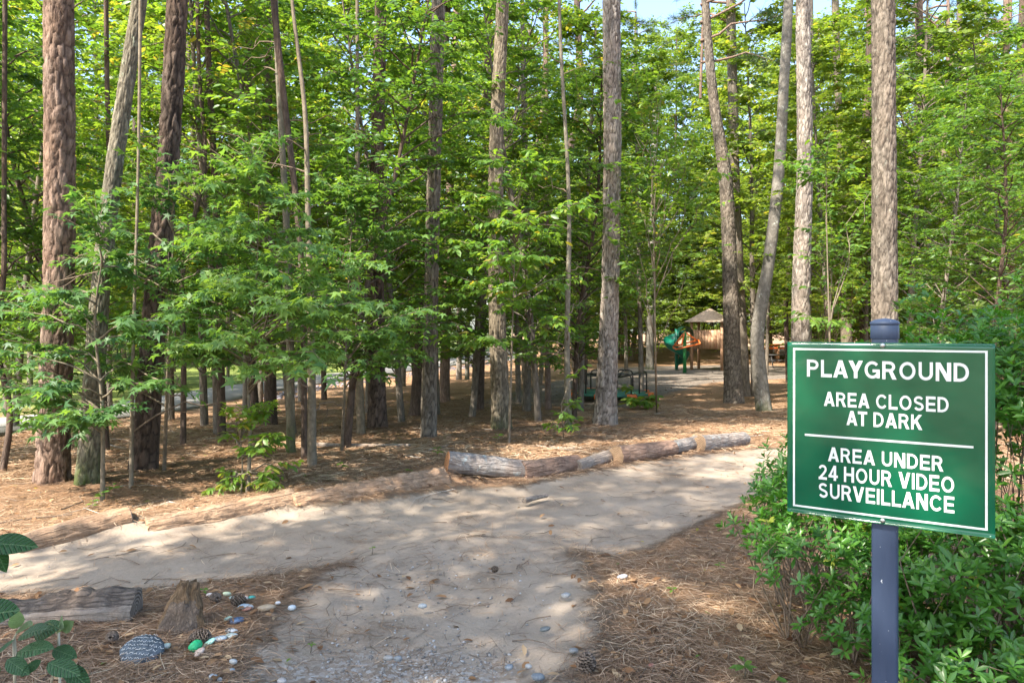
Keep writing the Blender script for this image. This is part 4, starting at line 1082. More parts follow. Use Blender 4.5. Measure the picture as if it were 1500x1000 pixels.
def stump():
    """rotted stump wedge: sawn face towards the camera, crumbling top leaning back"""
    g = gpt(256, 926); z = H(g.x, g.y)
    root = thing('stump', 'triangular rotted stump with a dark sawn face, beside the split timber', 'stump', (g.x, g.y, z))
    n = 40; s = 48; V = []; T_ = []
    for i in range(n):
        t = i / (n - 1)
        wx = 0.128 * (1 - t ** 1.1 * 0.62); wy = 0.10 * (1 - 0.6 * t)
        for j in range(s):
            a = 2 * pi * j / s
            rx = wx * (1 + 0.10 * cos(3 * a + 1) + 0.16 * (vnoise(a * 3, t * 7, 1) - .5) * 2 * (0.4 + t)); ry = wy * (1 + 0.22 * (vnoise(a * 4, t * 9, 1, 4) - .5) * 2 * (0.3 + t))
            x = rx * cos(a) + 0.02 * t; y = ry * sin(a) + 0.05 + t * 0.06
            yf = -0.02 + 0.10 * t + 0.004 * (vnoise(x, t, 60) - .5)
            if t < 0.55: y = max(y, yf - 0.02)
            V.append((x, y, -0.04 + 0.245 * t + 0.06 * t * t * (vnoise(a * 4, 3, 1) - 0.5)))
    Q = [(i * s + j, i * s + (j + 1) % s, (i + 1) * s + (j + 1) % s, (i + 1) * s + j) for i in range(n - 1) for j in range(s)]
    V = np.array(V); c = V[-s:].mean(0) + np.array((0, 0, 0.01)); k = len(V); V = np.vstack([V, c])
    T = [((n - 1) * s + j, (n - 1) * s + (j + 1) % s, k) for j in range(s)]
    m2 = bark_mat('rotten_wood', (0.07, 0.045, 0.025), (0.30, 0.20, 0.12), (0.30, 0.17, 0.08), None, 0, (30, 30, 14), 0.010)
    zc = V[:, 2]
    mi = [1 if (V[q[0], 1] < -0.02 + 0.10 * ((V[q[0], 2] + 0.04) / 0.245) + 0.006 and V[q[0], 2] < 0.13) else 0 for q in Q] + [0] * s
    m3 = bark_mat('old_sawn_face', (0.055, 0.04, 0.032), (0.22, 0.17, 0.13), None, None, 0, (60, 60, 30), 0.004)
    link('wood', mesh('wood', V, [np.array(Q), np.array(T)], [m2, m3], mi, np.full(len(V), 0.5), smooth=True), root)
stump()

# ------------------------------------------------------------------ block capitals built as mitred strokes
def letters(word):
    T_ = 0.163; h = T_ / 2; b, tp = h, 1 - h
    def arc(cx, cy, rx, ry, a0, a1, n=14):
        return [(cx + rx * cos(radians(a0 + (a1 - a0) * k / n)), cy + ry * sin(radians(a0 + (a1 - a0) * k / n))) for k in range(n + 1)]
    R4 = lambda x0, y0, x1, y1: ('q', [(x0, y0), (x1, y0), (x1, y1), (x0, y1)])
    S = lambda P, c=False: ('s', P, c)
    stem = R4(0, 0, 0.178, 1)
    bowl = S([(0.1, tp), (0.40, tp)] + arc(0.42, 0.70, 0.215, 0.205, 90, -90, 10) + [(0.40, 0.495), (0.1, 0.495)])
    L = {
        'P': (0.74, [stem, bowl]),
        'R': (0.80, [stem, bowl, ('q', [(0.33, 0.50), (0.55, 0.50), (0.80, 0), (0.56, 0)])]),
        'L': (0.66, [stem, R4(0.1, 0, 0.66, 0.185)]),
        'E': (0.70, [stem, R4(0.1, 0, 0.70, 0.18), R4(0.1, 0.415, 0.65, 0.585), R4(0.1, 0.82, 0.69, 1)]),
        'H': (0.80, [stem, R4(0.59, 0, 0.80, 1), R4(0.1, 0.41, 0.7, 0.59)]),
        'I': (0.19, [stem]),
        'T': (0.74, [R4(0.265, 0, 0.475, 0.9), R4(0, 0.815, 0.74, 1)]),
        'N': (0.80, [stem, R4(0.59, 0, 0.80, 1), ('q', [(0.0, 1), (0.24, 1), (0.80, 0), (0.56, 0)])]),
        'A': (0.88, [('q', [(0, 0), (0.225, 0), (0.555, 1), (0.325, 1)]), ('q', [(0.88, 0), (0.655, 0), (0.325, 1), (0.555, 1)]), ('q', [(0.16, 0.20), (0.72, 0.20), (0.66, 0.365), (0.22, 0.365)])]),
        'V': (0.86, [('q', [(0, 1), (0.225, 1), (0.545, 0), (0.315, 0)]), ('q', [(0.86, 1), (0.635, 1), (0.315, 0), (0.545, 0)])]),
        'Y': (0.84, [('q', [(0, 1), (0.245, 1), (0.525, 0.45), (0.315, 0.36)]), ('q', [(0.84, 1), (0.595, 1), (0.315, 0.45), (0.525, 0.36)]), R4(0.315, 0, 0.525, 0.44)]),
        'K': (0.82, [stem, ('q', [(0.15, 0.27), (0.15, 0.54), (0.55, 1), (0.80, 1)]), ('q', [(0.27, 0.50), (0.42, 0.66), (0.82, 0), (0.57, 0)])]),
        'O': (0.92, [S(arc(0.46, 0.5, 0.355, 0.405, 0, 354, 40)[:41], True)]),
        'D': (0.80, [stem, S([(0.1, b), (0.34, b)] + arc(0.36, 0.5, 0.335, 0.40, -86, 86, 16) + [(0.34, tp), (0.1, tp)])]),
        'C': (0.86, [S(arc(0.46, 0.5, 0.355, 0.405, 38, 322, 26))]),
        'G': (0.90, [S(arc(0.46, 0.5, 0.355, 0.405, 42, 318, 26) + [(0.795, 0.26)]), R4(0.48, 0.37, 0.885, 0.53), R4(0.70, 0.04, 0.885, 0.45)]),
        'U': (0.80, [S([(0.105, 1), (0.105, 0.40)] + arc(0.40, 0.37, 0.295, 0.275, 180, 360, 16) + [(0.695, 0.40), (0.695, 1)])]),
        'S': (0.78, [S(arc(0.385, 0.705, 0.265, 0.20, 25, 200, 12) + [(0.16, 0.60), (0.26, 0.545), (0.50, 0.475)] + arc(0.395, 0.29, 0.27, 0.195, 45, -160, 14))]),
        '2': (0.70, [S(arc(0.355, 0.69, 0.245, 0.215, 170, -30, 12) + [(0.44, 0.42), (0.13, 0.11)]), R4(0.02, 0, 0.70, 0.175)]),
        '4': (0.76, [R4(0.42, 0, 0.62, 1), R4(0, 0.20, 0.76, 0.365), ('q', [(0.0, 0.28), (0.21, 0.33), (0.58, 1), (0.42, 1)])]),
    }
    V = []; Fq = []; x = 0.0; lift = 0
    prev = ''
    for c in word:
        if (prev + c) in ('RV', 'AY', 'LA', 'AT', 'AV', 'LY', 'YG'): x -= 0.09 if (prev + c) in ('AY', 'AV', 'AT') else 0.05
        prev = c
        if c == ' ': x += 0.36; prev = ' '; continue
        w_, parts = L[c]
        for k, pt in enumerate(parts):
            z = 0.00012 * k
            if pt[0] == 'q':
                o = len(V); V += [(x + a, q, z) for a, q in pt[1]]; Fq.append((o, o + 1, o + 2, o + 3)); continue
            P = np.array(pt[1]); cl = pt[2]; n = len(P)
            if cl: pr = P[np.arange(n) - 1]; nx = P[(np.arange(n) + 1) % n]
            else: pr = np.vstack([P[0], P[:-1]]); nx = np.vstack([P[1:], P[-1]])
            d1 = P - pr; d2 = nx - P
            d1 = d1 / (np.linalg.norm(d1, axis=1)[:, None] + 1e-9); d2 = d2 / (np.linalg.norm(d2, axis=1)[:, None] + 1e-9)
            d = d1 + d2; d /= np.linalg.norm(d, axis=1)[:, None]; nn = np.c_[-d[:, 1], d[:, 0]]
            o = len(V)
            for p, m_ in zip(P, nn): V += [(x + p[0] + m_[0] * h, p[1] + m_[1] * h * 0.97, z), (x + p[0] - m_[0] * h, p[1] - m_[1] * h * 0.97, z)]
            for i in range(n if cl else n - 1):
                a = o + 2 * i; q = o + 2 * ((i + 1) % n); Fq.append((a, a + 1, q + 1, q))
        x += w_ + 0.13
    return np.array(V), np.array(Fq), x - 0.13

# ------------------------------------------------------------------ the sign
def sign():
    Hs = 0.61; dr = Hs * F / 285.0; dl = Hs * F / 248.0
    A = Vector(((1153 - CX) / F * dl, dl, 0)); B = Vector(((1458 - CX) / F * dr, dr, 0))
    zt = EYE - 20.5 * dl / F; zb = zt - Hs
    U = (B - A); W = U.length; U.normalize(); Nv = Vector((U.y, -U.x, 0))      # towards the camera
    if Nv.y > 0: Nv = -Nv
    def loc(px, py):
        """pixel -> (u, v) on the sign plane"""
        D = Vector(((px - CX) / F, 1, -(py - HY) / F)); k = (A - Vector((0, 0, 0))).dot(Nv) / D.dot(Nv)
        p = D * k; return (Vector((p.x, p.y, 0)) - A).dot(U), EYE + p.z
    pc, _ = loc(1294, 600)
    base = A + U * pc - Nv * 0.055
    gz = H(base.x, base.y)
    root = thing('sign', 'green PLAYGROUND sign with white lettering on a dark blue-grey post, at the right', 'sign', (base.x, base.y, gz))
    root.rotation_euler = (0, 0, atan2(U.y, U.x))
    # local frame: x = U, y = -Nv (away), origin at the post's foot
    ux = lambda u: u - pc; fy = -0.055; vz = lambda v: v - gz
    def part(name, mb, mat, smooth=False): return link(name, mb.build(name, mat, smooth), root)
    # post with chamfered corners
    hw = 0.0385; ch = 0.006; Zs = [-0.3, EYE + 3 * base.y / F - gz]
    prof = [(-hw + ch, -hw), (hw - ch, -hw), (hw, -hw + ch), (hw, hw - ch), (hw - ch, hw), (-hw + ch, hw), (-hw, hw - ch), (-hw, -hw + ch)]
    V = [(x, y, z) for z in Zs for x, y in prof]
    mp, t, N, L = nmat('painted_post')
    n = noise(t, 6, 5, 0.6, coord(t, 'Object', (1, 1, 0.3))); n2 = noise(t, 95, 2, 0.5, coord(t, 'Object', (1, 1, 0.6)))
    c = ramp(t, n, [(0.3, (0.030, 0.047, 0.088)), (0.7, (0.052, 0.075, 0.128))])
    c = mixc(t, ramp(t, n2, [(0.73, (0, 0, 0)), (0.76, (1, 1, 1))]), c, (0.45, 0.47, 0.50))
    out(t, princ(t, c, 0.5, 0.4, bump(t, noise(t, 120, 3, 0.6, coord(t, 'Object', (1, 1, 0.08))), 0.0008)))
    mb = MB(); mb.add(V, [(i, (i + 1) % 8, 8 + (i + 1) % 8, 8 + i) for i in range(8)]); part('post', mb, mp)
    mb = MB(); z = Zs[1]
    cap = [(hw + 0.002, z - 0.045), (hw + 0.0025, z - 0.044), (hw + 0.0025, z), (hw + 0.001, z + 0.002), (hw + 0.004, z + 0.004), (hw + 0.004, z + 0.012), (hw * 0.75, z + 0.021), (0.001, z + 0.026)]
    V = [(sx * q, sy * q, zz) for q, zz in cap for sx, sy in ((-1, -1), (1, -1), (1, 1), (-1, 1))]
    mb.add(V, [(k * 4 + i, k * 4 + (i + 1) % 4, (k + 1) * 4 + (i + 1) % 4, (k + 1) * 4 + i) for k in range(len(cap) - 1) for i in range(4)])
    part('post_cap', mb, mp)
    # panel: thin warped plate
    nx, nz = 40, 40; V = []
    def warp(u, v):
        s, q = u / W, (v - zb) / Hs
        return -0.016 * max(0, s - 0.72) ** 1.5 * max(0, q - 0.6) / 0.4 * 2.5 + 0.0015 * sin(q * 5 + s * 2) - 0.004 * (2 * s - 1) ** 2
    for k in (0, 1):
        for i in range(nx + 1):
            for j in range(nz + 1):
                u = W * i / nx; v = zb + Hs * j / nz
                V.append((ux(u), fy + 0.003 + 0.0025 * k - warp(u, v) - 0.004, vz(v)))
    m1 = nz + 1; Q = []
    for i in range(nx):
        for j in range(nz):
            a = i * m1 + j; Q.append((a, a + m1, a + m1 + 1, a + 1)); b = a + (nx + 1) * m1; Q.append((b, b + 1, b + m1 + 1, b + m1))
    o2 = (nx + 1) * m1
    for i in range(nx):
        for j in (0, nz): a = i * m1 + j; Q.append((a, a + m1, a + m1 + o2, a + o2))
    for j in range(nz):
        for i in (0, nx): a = i * m1 + j; Q.append((a, a + 1, a + 1 + o2, a + o2))
    mg, t, N, L = nmat('sign_green')
    n = noise(t, 4, 4, 0.6, coord(t))
    c = ramp(t, n, [(0.3, (0.0008, 0.078, 0.036)), (0.7, (0.0012, 0.094, 0.044))])
    out(t, princ(t, c, 0.16, 0.5, bump(t, noise(t, 7, 2, 0.4, coord(t)), 0.004)))
    mb = MB(); mb.add(V, Q)
    me = mb.build('panel', mg, True); link('panel', me, root)
    mw = plain('sign_white', (0.72, 0.76, 0.74), 0.3, 0.5, 0.03)
    def on_plate(me, lift=0.0012):
        for v in me.vertices:
            u = v.co.x + pc; vv = v.co.z + gz
            v.co.y = fy + 0.003 - warp(u, vv) - 0.004 - lift
    # border and rule
    u0, v1 = loc(1163, 511); u1, v0 = loc(1448, 775)
    v1 = zt - 0.022; v0 = zb + 0.022; u0 = 0.020; u1 = W - 0.020; th = 0.0065
    def strip(name, ua, va, ub, vb):
        mb = MB(); k = 24
        hor = abs(ub - ua) > abs(vb - va); Vs = []
        for i in range(k + 1):
            f = i / k
            if hor: Vs += [(ux(ua + (ub - ua) * f), 0, vz(va)), (ux(ua + (ub - ua) * f), 0, vz(vb))]
            else: Vs += [(ux(ua), 0, vz(va + (vb - va) * f)), (ux(ub), 0, vz(va + (vb - va) * f))]
        mb.add(Vs, [(2 * i, 2 * i + 2, 2 * i + 3, 2 * i + 1) for i in range(k)])
        me = mb.build(name, mw); on_plate(me); return link(name, me, root)
    strip('border', u0, v1 - th, u1, v1); strip('border', u0, v0, u1, v0 + th)
    strip('border', u0, v0 + th, u0 + th, v1 - th); strip('border', u1 - th, v0 + th, u1, v1 - th)
    ra, va = loc(1179, 636.5); rb, vb = loc(1426, 654.5); vm = (va + vb) / 2
    strip('rule', ra, vm - 0.0035, rb, vm + 0.0035)
    def text(s, xl, xr, yl_top, yl_bot, yr_top, yr_bot):
        V, Fq, wtot = letters(s)
        a, _ = loc(xl, (yl_top + yl_bot) / 2); b, _ = loc(xr, (yr_top + yr_bot) / 2)
        vt = (loc(xl, yl_top)[1] + loc(xr, yr_top)[1]) / 2; vb_ = (loc(xl, yl_bot)[1] + loc(xr, yr_bot)[1]) / 2
        co = np.c_[ux(a) + V[:, 0] / wtot * (b - a), V[:, 2], vz(vb_) + V[:, 1] * (vt - vb_)]
        me = mesh('lettering', co, [Fq], mw, tint=np.full(len(co), 0.5))
        for v in me.vertices:
            u = v.co.x + pc; vv = v.co.z + gz
            v.co.y = fy + 0.003 - warp(u, vv) - 0.004 - 0.0012 - v.co.y
        me.update(); link('lettering', me, root)
    text('PLAYGROUND', 1182, 1420, 527, 553, 531, 557.5)
    text('AREA CLOSED', 1207, 1390, 575, 596, 580, 602)
    text('AT DARK', 1240, 1351, 603, 624, 605.5, 627.5)
    text('AREA UNDER', 1213, 1382, 655, 676, 667, 689)
    text('24 HOUR VIDEO', 1199, 1398, 682, 704, 695, 719)
    text('SURVEILLANCE', 1199, 1398, 708, 730, 725, 749)
    mm = plain('bolt_steel', (0.6, 0.6, 0.58), 0.35, 0.5, 0.1, metal=0.9)
    for px, py in ((1293, 503.5), (1293, 761)):
        u, v = loc(px, py); v = zt - 0.009 if py < 600 else zb + 0.012
        mb = MB(); y0 = fy - 0.003
        mb.tube([(ux(u), y0 + 0.001, vz(v)), (ux(u), y0 - 0.002, vz(v)), (ux(u), y0 - 0.005, vz(v))], [0.008, 0.008, 0.003], 10); part('bolt', mb, mm, True)
sign()

# ------------------------------------------------------------------ azalea shrubs around the sign
def azalea(label, blobs, nwh, seed, size=0.055, tint=0.5, T=TL):
    r = np.random.default_rng(seed)
    cx = np.mean([b[0][0] for b in blobs]); cy = np.mean([b[0][1] for b in blobs]); z0 = H(cx, cy)
    org = np.array((cx, cy, z0)); root = thing('azalea_shrub', label, 'shrub', tuple(org))
    tips = []
    vol = np.array([b[1][0] * b[1][1] * b[1][2] for b in blobs]) ** 0.67; vol /= vol.sum()
    for k, (c, rad) in enumerate(blobs):
        m = int(nwh * vol[k]); d = unit(r.normal(0, 1, (m, 3))); d[:, 2] = np.where(d[:, 2] < -0.3, -d[:, 2] * 0.6, d[:, 2])
        q = r.uniform(0.45, 1.0, m) ** 0.6
        q = q * (0.8 + 0.5 * (vnoise(d[:, 0] * 3 + 10, d[:, 2] * 3 + d[:, 1] * 2 + 5, 1.4, k)))
        p = np.array(c) + d * np.array(rad) * q[:, None]
        p = p[p[:, 2] > height(p[:, 0], p[:, 1]) + 0.04]
        tips.append(np.c_[p, d[:len(p)] * 0 + unit(p - np.array(c) - np.array((0, 0, -0.2)))])
    tips = np.vstack(tips)
    # keep clear of the sign and post
    P = tips[:, :3]; Dn = unit(tips[:, 3:] + np.array((0, 0, 0.6)) + r.normal(0, 0.25, (len(P), 3)))
    A_ = np.array((0.991, 2.583)); B_ = np.array((1.515, 2.247)); e = B_ - A_; e /= np.linalg.norm(e); nn = np.array((e[1], -e[0])); nn = nn if nn[1] < 0 else -nn
    rel = P[:, :2] - A_; dist = rel @ nn; along = rel @ e
    ok = (dist < -0.16) | (P[:, 2] < 0.78) & (dist < -0.16) | (along > 0.75) & (P[:, 2] < 0.5) & (dist < 0.3)
    P = P[ok]; Dn = Dn[ok]
    # whorls
    per = 7; n = len(P)
    u = unit(np.cross(Dn, np.array((0.3, 0.1, 0.9)))); v = np.cross(Dn, u)
    a = np.arange(per)[None] * 2 * pi / per + r.random((n, 1)) * 6.28 + r.normal(0, 0.25, (n, per))
    rad_ = np.cos(a)[..., None] * u[:, None] + np.sin(a)[..., None] * v[:, None]
    el = r.uniform(0.0, 0.9, (n, per))[..., None]
    D = unit(rad_ + Dn[:, None] * el); Nn = unit(Dn[:, None] - rad_ * el * 0.9 + r.normal(0, 0.12, (n, per, 3)))
    S = size * r.uniform(0.65, 1.2, (n, per)) * (0.85 + 0.3 * r.random((n, 1)))
    Pl = P[:, None] - Dn[:, None] * r.uniform(0, 0.03, (n, per))[..., None] - org
    base_t = r.normal(0, 0.10, (n, 1)); tn = np.clip(tint + base_t + r.normal(0, 0.10, (n, per)), 0, 0.9)
    yl = r.random(n) < 0.012; tn[yl] = 0.99
    Pl, D, Nn, S, tn = Pl.reshape(-1, 3), D.reshape(-1, 3), Nn.reshape(-1, 3), S.ravel(), tn.ravel()
    R = frames(D, Nn)
    rest = leaf_parts(root, 'azalea', T, M['leaf_azalea'], Pl, R, S, tn)
    V, Fc = stamp(T, Pl[rest], R[rest], S[rest])
    link('foliage', mesh('foliage', V, Fc, M['leaf_azalea'], tint=np.repeat(tn[rest], len(T[0]))), root, kind='stuff')
    # stems
    mb = MB(); k = min(len(P), 150)
    sel = r.choice(len(P), k, replace=False)
    feet = [np.array((c[0] + r.normal(0, 0.12), c[1] + r.normal(0, 0.12))) for c, _ in blobs for _ in range(4)]
    for i in sel:
        p = P[i]; f = min(feet, key=lambda q: (q[0] - p[0]) ** 2 + (q[1] - p[1]) ** 2 + r.random() * 0.15)
        b = np.array((f[0], f[1], H(f[0], f[1]) - 0.02)); m_ = b * 0.4 + p * 0.6 + r.normal(0, 0.09, 3)
        b2 = b if r.random() < 0.35 else b * 0.5 + m_ * 0.5
        mb.tube(np.array([b2, m_, p]) - org, [0.005, 0.0028, 0.0016], 4, cap=False)
    link('stems', mb.build('stems', M['twig']), root, kind='stuff')
    return root
azalea('low azalea shrub left of the sign post, leaning over the straw', [((1.52, 3.40, 0.42), (0.42, 0.42, 0.36)), ((1.62, 3.15, 0.22), (0.32, 0.34, 0.24)), ((1.72, 3.9, 0.5), (0.45, 0.4, 0.5))], 1150, 31, 0.052, tint=0.36)
azalea('azalea shrub with fresh bright leaves filling the corner right of the sign post', [((2.05, 3.05, 0.38), (0.52, 0.50, 0.48)), ((1.80, 2.85, 0.14), (0.36, 0.36, 0.26)), ((2.5, 2.9, 0.4), (0.5, 0.5, 0.5))], 1800, 32, 0.054, tint=0.46)
azalea('tall azalea shrub reaching above the sign at the right edge', [((2.45, 3.55, 1.0), (0.50, 0.45, 0.66)), ((3.0, 3.7, 1.15), (0.6, 0.5, 0.72)), ((2.25, 3.9, 0.92), (0.45, 0.4, 0.72))], 1900, 33, 0.060, tint=0.45)

# ------------------------------------------------------------------ playground
M['play_wood'] = bark_mat('play_tower_wood', (0.36, 0.20, 0.12), (0.56, 0.36, 0.23), None, None, 0, (12, 12, 2), 0.002)
M['shingle'] = plain('roof_wood', (0.36, 0.28, 0.21), 0.85, 0.2, 0.35, 9)
M['green_plastic'] = plain('slide_green', (0.006, 0.12, 0.075), 0.3, 0.5, 0.15)
M['orange'] = plain('orange_paint', (0.62, 0.14, 0.03), 0.45, 0.4, 0.15)
M['post_green'] = plain('green_paint', (0.03, 0.22, 0.07), 0.45, 0.4, 0.15)
M['pipe'] = plain('dark_pipe', (0.045, 0.045, 0.04), 0.4, 0.4, 0.3, metal=0.3)
M['deck'] = plain('worn_green_deck', (0.045, 0.15, 0.10), 0.6, 0.3, 0.5, 4)

def tower():
    g = gpt(1040, 541); z = H(g.x, g.y); d = g.y; m = d / F        # metres per photo pixel
    root = thing('play_tower', 'wooden play tower with pointed shingle roof in the distance', 'playground tower', (g.x, d, z), rz=radians(-28))
    h = 0.80
    zt = lambda py: EYE - (py - HY) * m - z
    zd, zw, ze, za = zt(508), zt(484), zt(472), zt(452)
    for k, (x, y) in enumerate(((-h, -h), (h, -h), (h, h), (-h, h))):
        mb = MB(); mb.box((x, y, (ze + 0.1) / 2 - 0.1), (0.13, 0.13, ze + 0.3)); link('post', mb.build('post', M['play_wood']), root)
    mb = MB(); mb.box((0, 0, zd - 0.05), (1.6, 1.6, 0.1)); link('deck', mb.build('deck', M['play_wood']), root)
    nb = 9; L = 2 * h - 0.13
    for s, (dx, dy, a) in enumerate(((0, -h, 0), (h, 0, 90), (0, h, 0))):
        for k in range(nb):
            q = -L / 2 + (k + 0.5) * L / nb; dz = random.uniform(-0.02, 0.02)
            mb = MB(); x, y = (q, dy * 1.09) if a == 0 else (dx * 1.09, q)
            mb.box((x, y, (zd + zw) / 2 - 0.03), ((L / nb - 0.012), 0.035, zw - zd + 0.12 + dz), radians(a), tint=random.random())
            link('board', mb.build('board', M['play_wood']), root)
    # roof: four sloping sides made of shingle courses
    nc = 7; e = h + 0.30
    for k in range(nc):
        t0 = k / nc; t1 = (k + 1.25) / nc; t1 = min(t1, 1)
        mb = MB(); V = []
        for tt, up in ((t0, 0.05), (t1, 0.012)):
            ee = e * (1 - tt) + 0.01
            zz = ze + (za - ze) * tt + up
            V += [(-ee, -ee, zz), (ee, -ee, zz), (ee, ee, zz), (-ee, ee, zz)]
        V += [(-e * (1 - t0), -e * (1 - t0), ze + (za - ze) * t0 + 0.005), (e * (1 - t0), -e * (1 - t0), ze + (za - ze) * t0 + 0.005), (e * (1 - t0), e * (1 - t0), ze + (za - ze) * t0 + 0.005), (-e * (1 - t0), e * (1 - t0), ze + (za - ze) * t0 + 0.005)]
        mb.add(V, [(i, (i + 1) % 4, 4 + (i + 1) % 4, 4 + i) for i in range(4)] + [(8 + i, 8 + (i + 1) % 4, (i + 1) % 4, i) for i in range(4)])
        link('roof_course', mb.build('roof_course', M['shingle']), root)
    # ladder ramp to the right
    mb = MB(); mb.beam((h + 0.1, -h * 0.2, zd), (h + 0.95, -h * 0.5, 0.0), 0.7, 0.06); link('ramp', mb.build('ramp', M['play_wood']), root)
    for q in (-0.35, 0.0, 0.35):
        mb = MB(); mb.tube([(q, h + 0.02, zw), (q, h + 0.02, zw + 0.25), (q + 0.12, h + 0.02, zw + 0.36), (q + 0.25, h + 0.02, zw + 0.25), (q + 0.25, h + 0.02, zw)], 0.02, 6)
        link('handle', mb.build('handle', M['pipe'], True), root)
    mb = MB(); mb.box((0.25, 0, zd * 0.42), (0.9, 0.9, 0.05)); link('lower_bench', mb.build('lower_bench', M['play_wood']), root)
    # spiral slide
    s = thing('spiral_slide', 'dark green spiral slide curling down on the left of the wooden tower', 'slide', (0, 0, 0))
    c = ray(991, 530, d - 0.4); s.location = (c.x, d - 0.4, H(c.x, d - 0.4))
    V = []; n = 60; k = 13; Ro = 0.70; Ri = 0.12
    for i in range(n):
        t = i / (n - 1); a = radians(0) + t * radians(430); zz = 1.75 * (1 - t) + 0.22
        for j in range(k):
            q = j / (k - 1); rr_ = Ri + (Ro - Ri) * q
            lip = 0.34 * abs(2 * q - 1) ** 3 * (1 if q > 0.5 else 0.5)
            V.append((rr_ * cos(a), rr_ * sin(a), zz + lip))
    V2 = [(x, y, zq - 0.03) for x, y, zq in V]
    Q = []
    for i in range(n - 1):
        for j in range(k - 1):
            a = i * k + j; Q.append((a, a + k, a + k + 1, a + 1)); b = a + n * k; Q.append((b, b + 1, b + k + 1, b + k))
    mb = MB(); mb.add(V + V2, Q); link('chute', mb.build('chute', M['green_plastic'], True), s)
    mb = MB(); mb.tube([(0, 0, -0.1), (0, 0, 1.2), (0, 0, 2.2)], 0.09, 10); link('pole', mb.build('pole', M['green_plastic'], True), s)
    V = []; 
    for i in range(13):
        a = pi * i / 12
        for y in (-0.45, 0.35): V.append((cos(a) * 0.4 + 0.42, y, 1.85 + sin(a) * 0.5))
    mb = MB(); mb.add(V, [(2 * i, 2 * i + 2, 2 * i + 3, 2 * i + 1) for i in range(12)]); mb.add([(x, y * 1.0, z_ - 0.03) for x, y, z_ in V], [(2 * i, 2 * i + 1, 2 * i + 3, 2 * i + 2) for i in range(12)])
    link('hood', mb.build('hood', M['green_plastic'], True), s)
    # orange frame on a green post
    g2 = gpt(1003, 546); d2 = g2.y; m2 = d2 / F; z2 = H(g2.x, d2)
    f = thing('climbing_frame', 'orange triangular frame on a green post in front of the slide', 'play frame', (g2.x, d2, z2))
    q = lambda px, py, dy=0.0: np.array(((px - 1003) * m2, dy, EYE - (py - HY) * m2 - z2))
    mb = MB(); mb.tube([(0, 0, -0.1), q(1003, 500), q(1003, 486)], 0.085, 10); link('post', mb.build('post', M['post_green'], True), f)
    for a, b in ((q(986, 508), q(1003, 486)), (q(1003, 486), q(1023, 500)), (q(986, 507), q(1023, 498)), (q(987, 511, -0.5), q(1022, 503, -0.5)), (q(995, 505, -0.5), q(1003, 486)), (q(986, 509), q(987, 511, -0.5)), (q(1023, 498), q(1022, 503, -0.5))):
        mb = MB(); mb.beam(a, b, 0.05, 0.07); link('bar', mb.build('bar', M['orange']), f)
tower()

def merry():
    g = gpt(902, 590); z = H(g.x, g.y + 1.1); d = g.y + 1.15
    root = thing('merry_go_round', 'low green merry-go-round with dark pipe handles behind the pale grey pine', 'merry-go-round', (g.x, d, z))
    R_ = 60 * d / F; hz = 0.24
    mb = MB(); n = 8; a = [2 * pi * (i + 0.5) / n for i in range(n)]
    V = [(R_ * cos(t), R_ * sin(t), hz) for t in a] + [(R_ * cos(t), R_ * sin(t), hz - 0.07) for t in a] + [(0, 0, hz + 0.02), (0, 0, hz - 0.12)]
    mb.add(V, [(i, n + i, n + (i + 1) % n, (i + 1) % n) for i in range(n)], [(i, (i + 1) % n, 2 * n) for i in range(n)] + [((i + 1) % n + n, i + n, 2 * n + 1) for i in range(n)])
    link('platform', mb.build('platform', M['deck']), root)
    mb = MB(); mb.tube([(0, 0, -0.1), (0, 0, hz - 0.1)], 0.18, 12); link('hub', mb.build('hub', M['pipe']), root)
    for i in range(8):
        t = 2 * pi * i / 8 + 0.2; c, s_ = cos(t), sin(t)
        p = lambda rr_, zz, o: (rr_ * c - o * s_, rr_ * s_ + o * c, zz)
        mb = MB(); Rr = R_ * 0.86; w_ = 0.26; top = hz + 0.58
        mb.tube([p(Rr, hz, -w_), p(Rr, top - 0.12, -w_), p(Rr, top - 0.03, -w_ + 0.04), p(Rr, top, -w_ + 0.12), p(Rr, top, w_ - 0.12), p(Rr, top - 0.03, w_ - 0.04), p(Rr, top - 0.12, w_), p(Rr, hz, w_)], 0.022, 8)
        link('handle', mb.build('handle', M['pipe'], True), root)
        mb = MB(); mb.tube([p(0.25, hz + 0.42, 0), p(Rr * 0.7, hz + 0.5, 0), p(Rr, top, 0)], 0.018, 6); link('spoke', mb.build('spoke', M['pipe'], True), root)
    for i in range(8):
        t = a[i]; mb = MB(); mb.box((R_ * 0.97 * cos(t), R_ * 0.97 * sin(t), hz - 0.05), (0.20, 0.26, 0.12), t); link('bracket', mb.build('bracket', M['orange']), root)
merry()

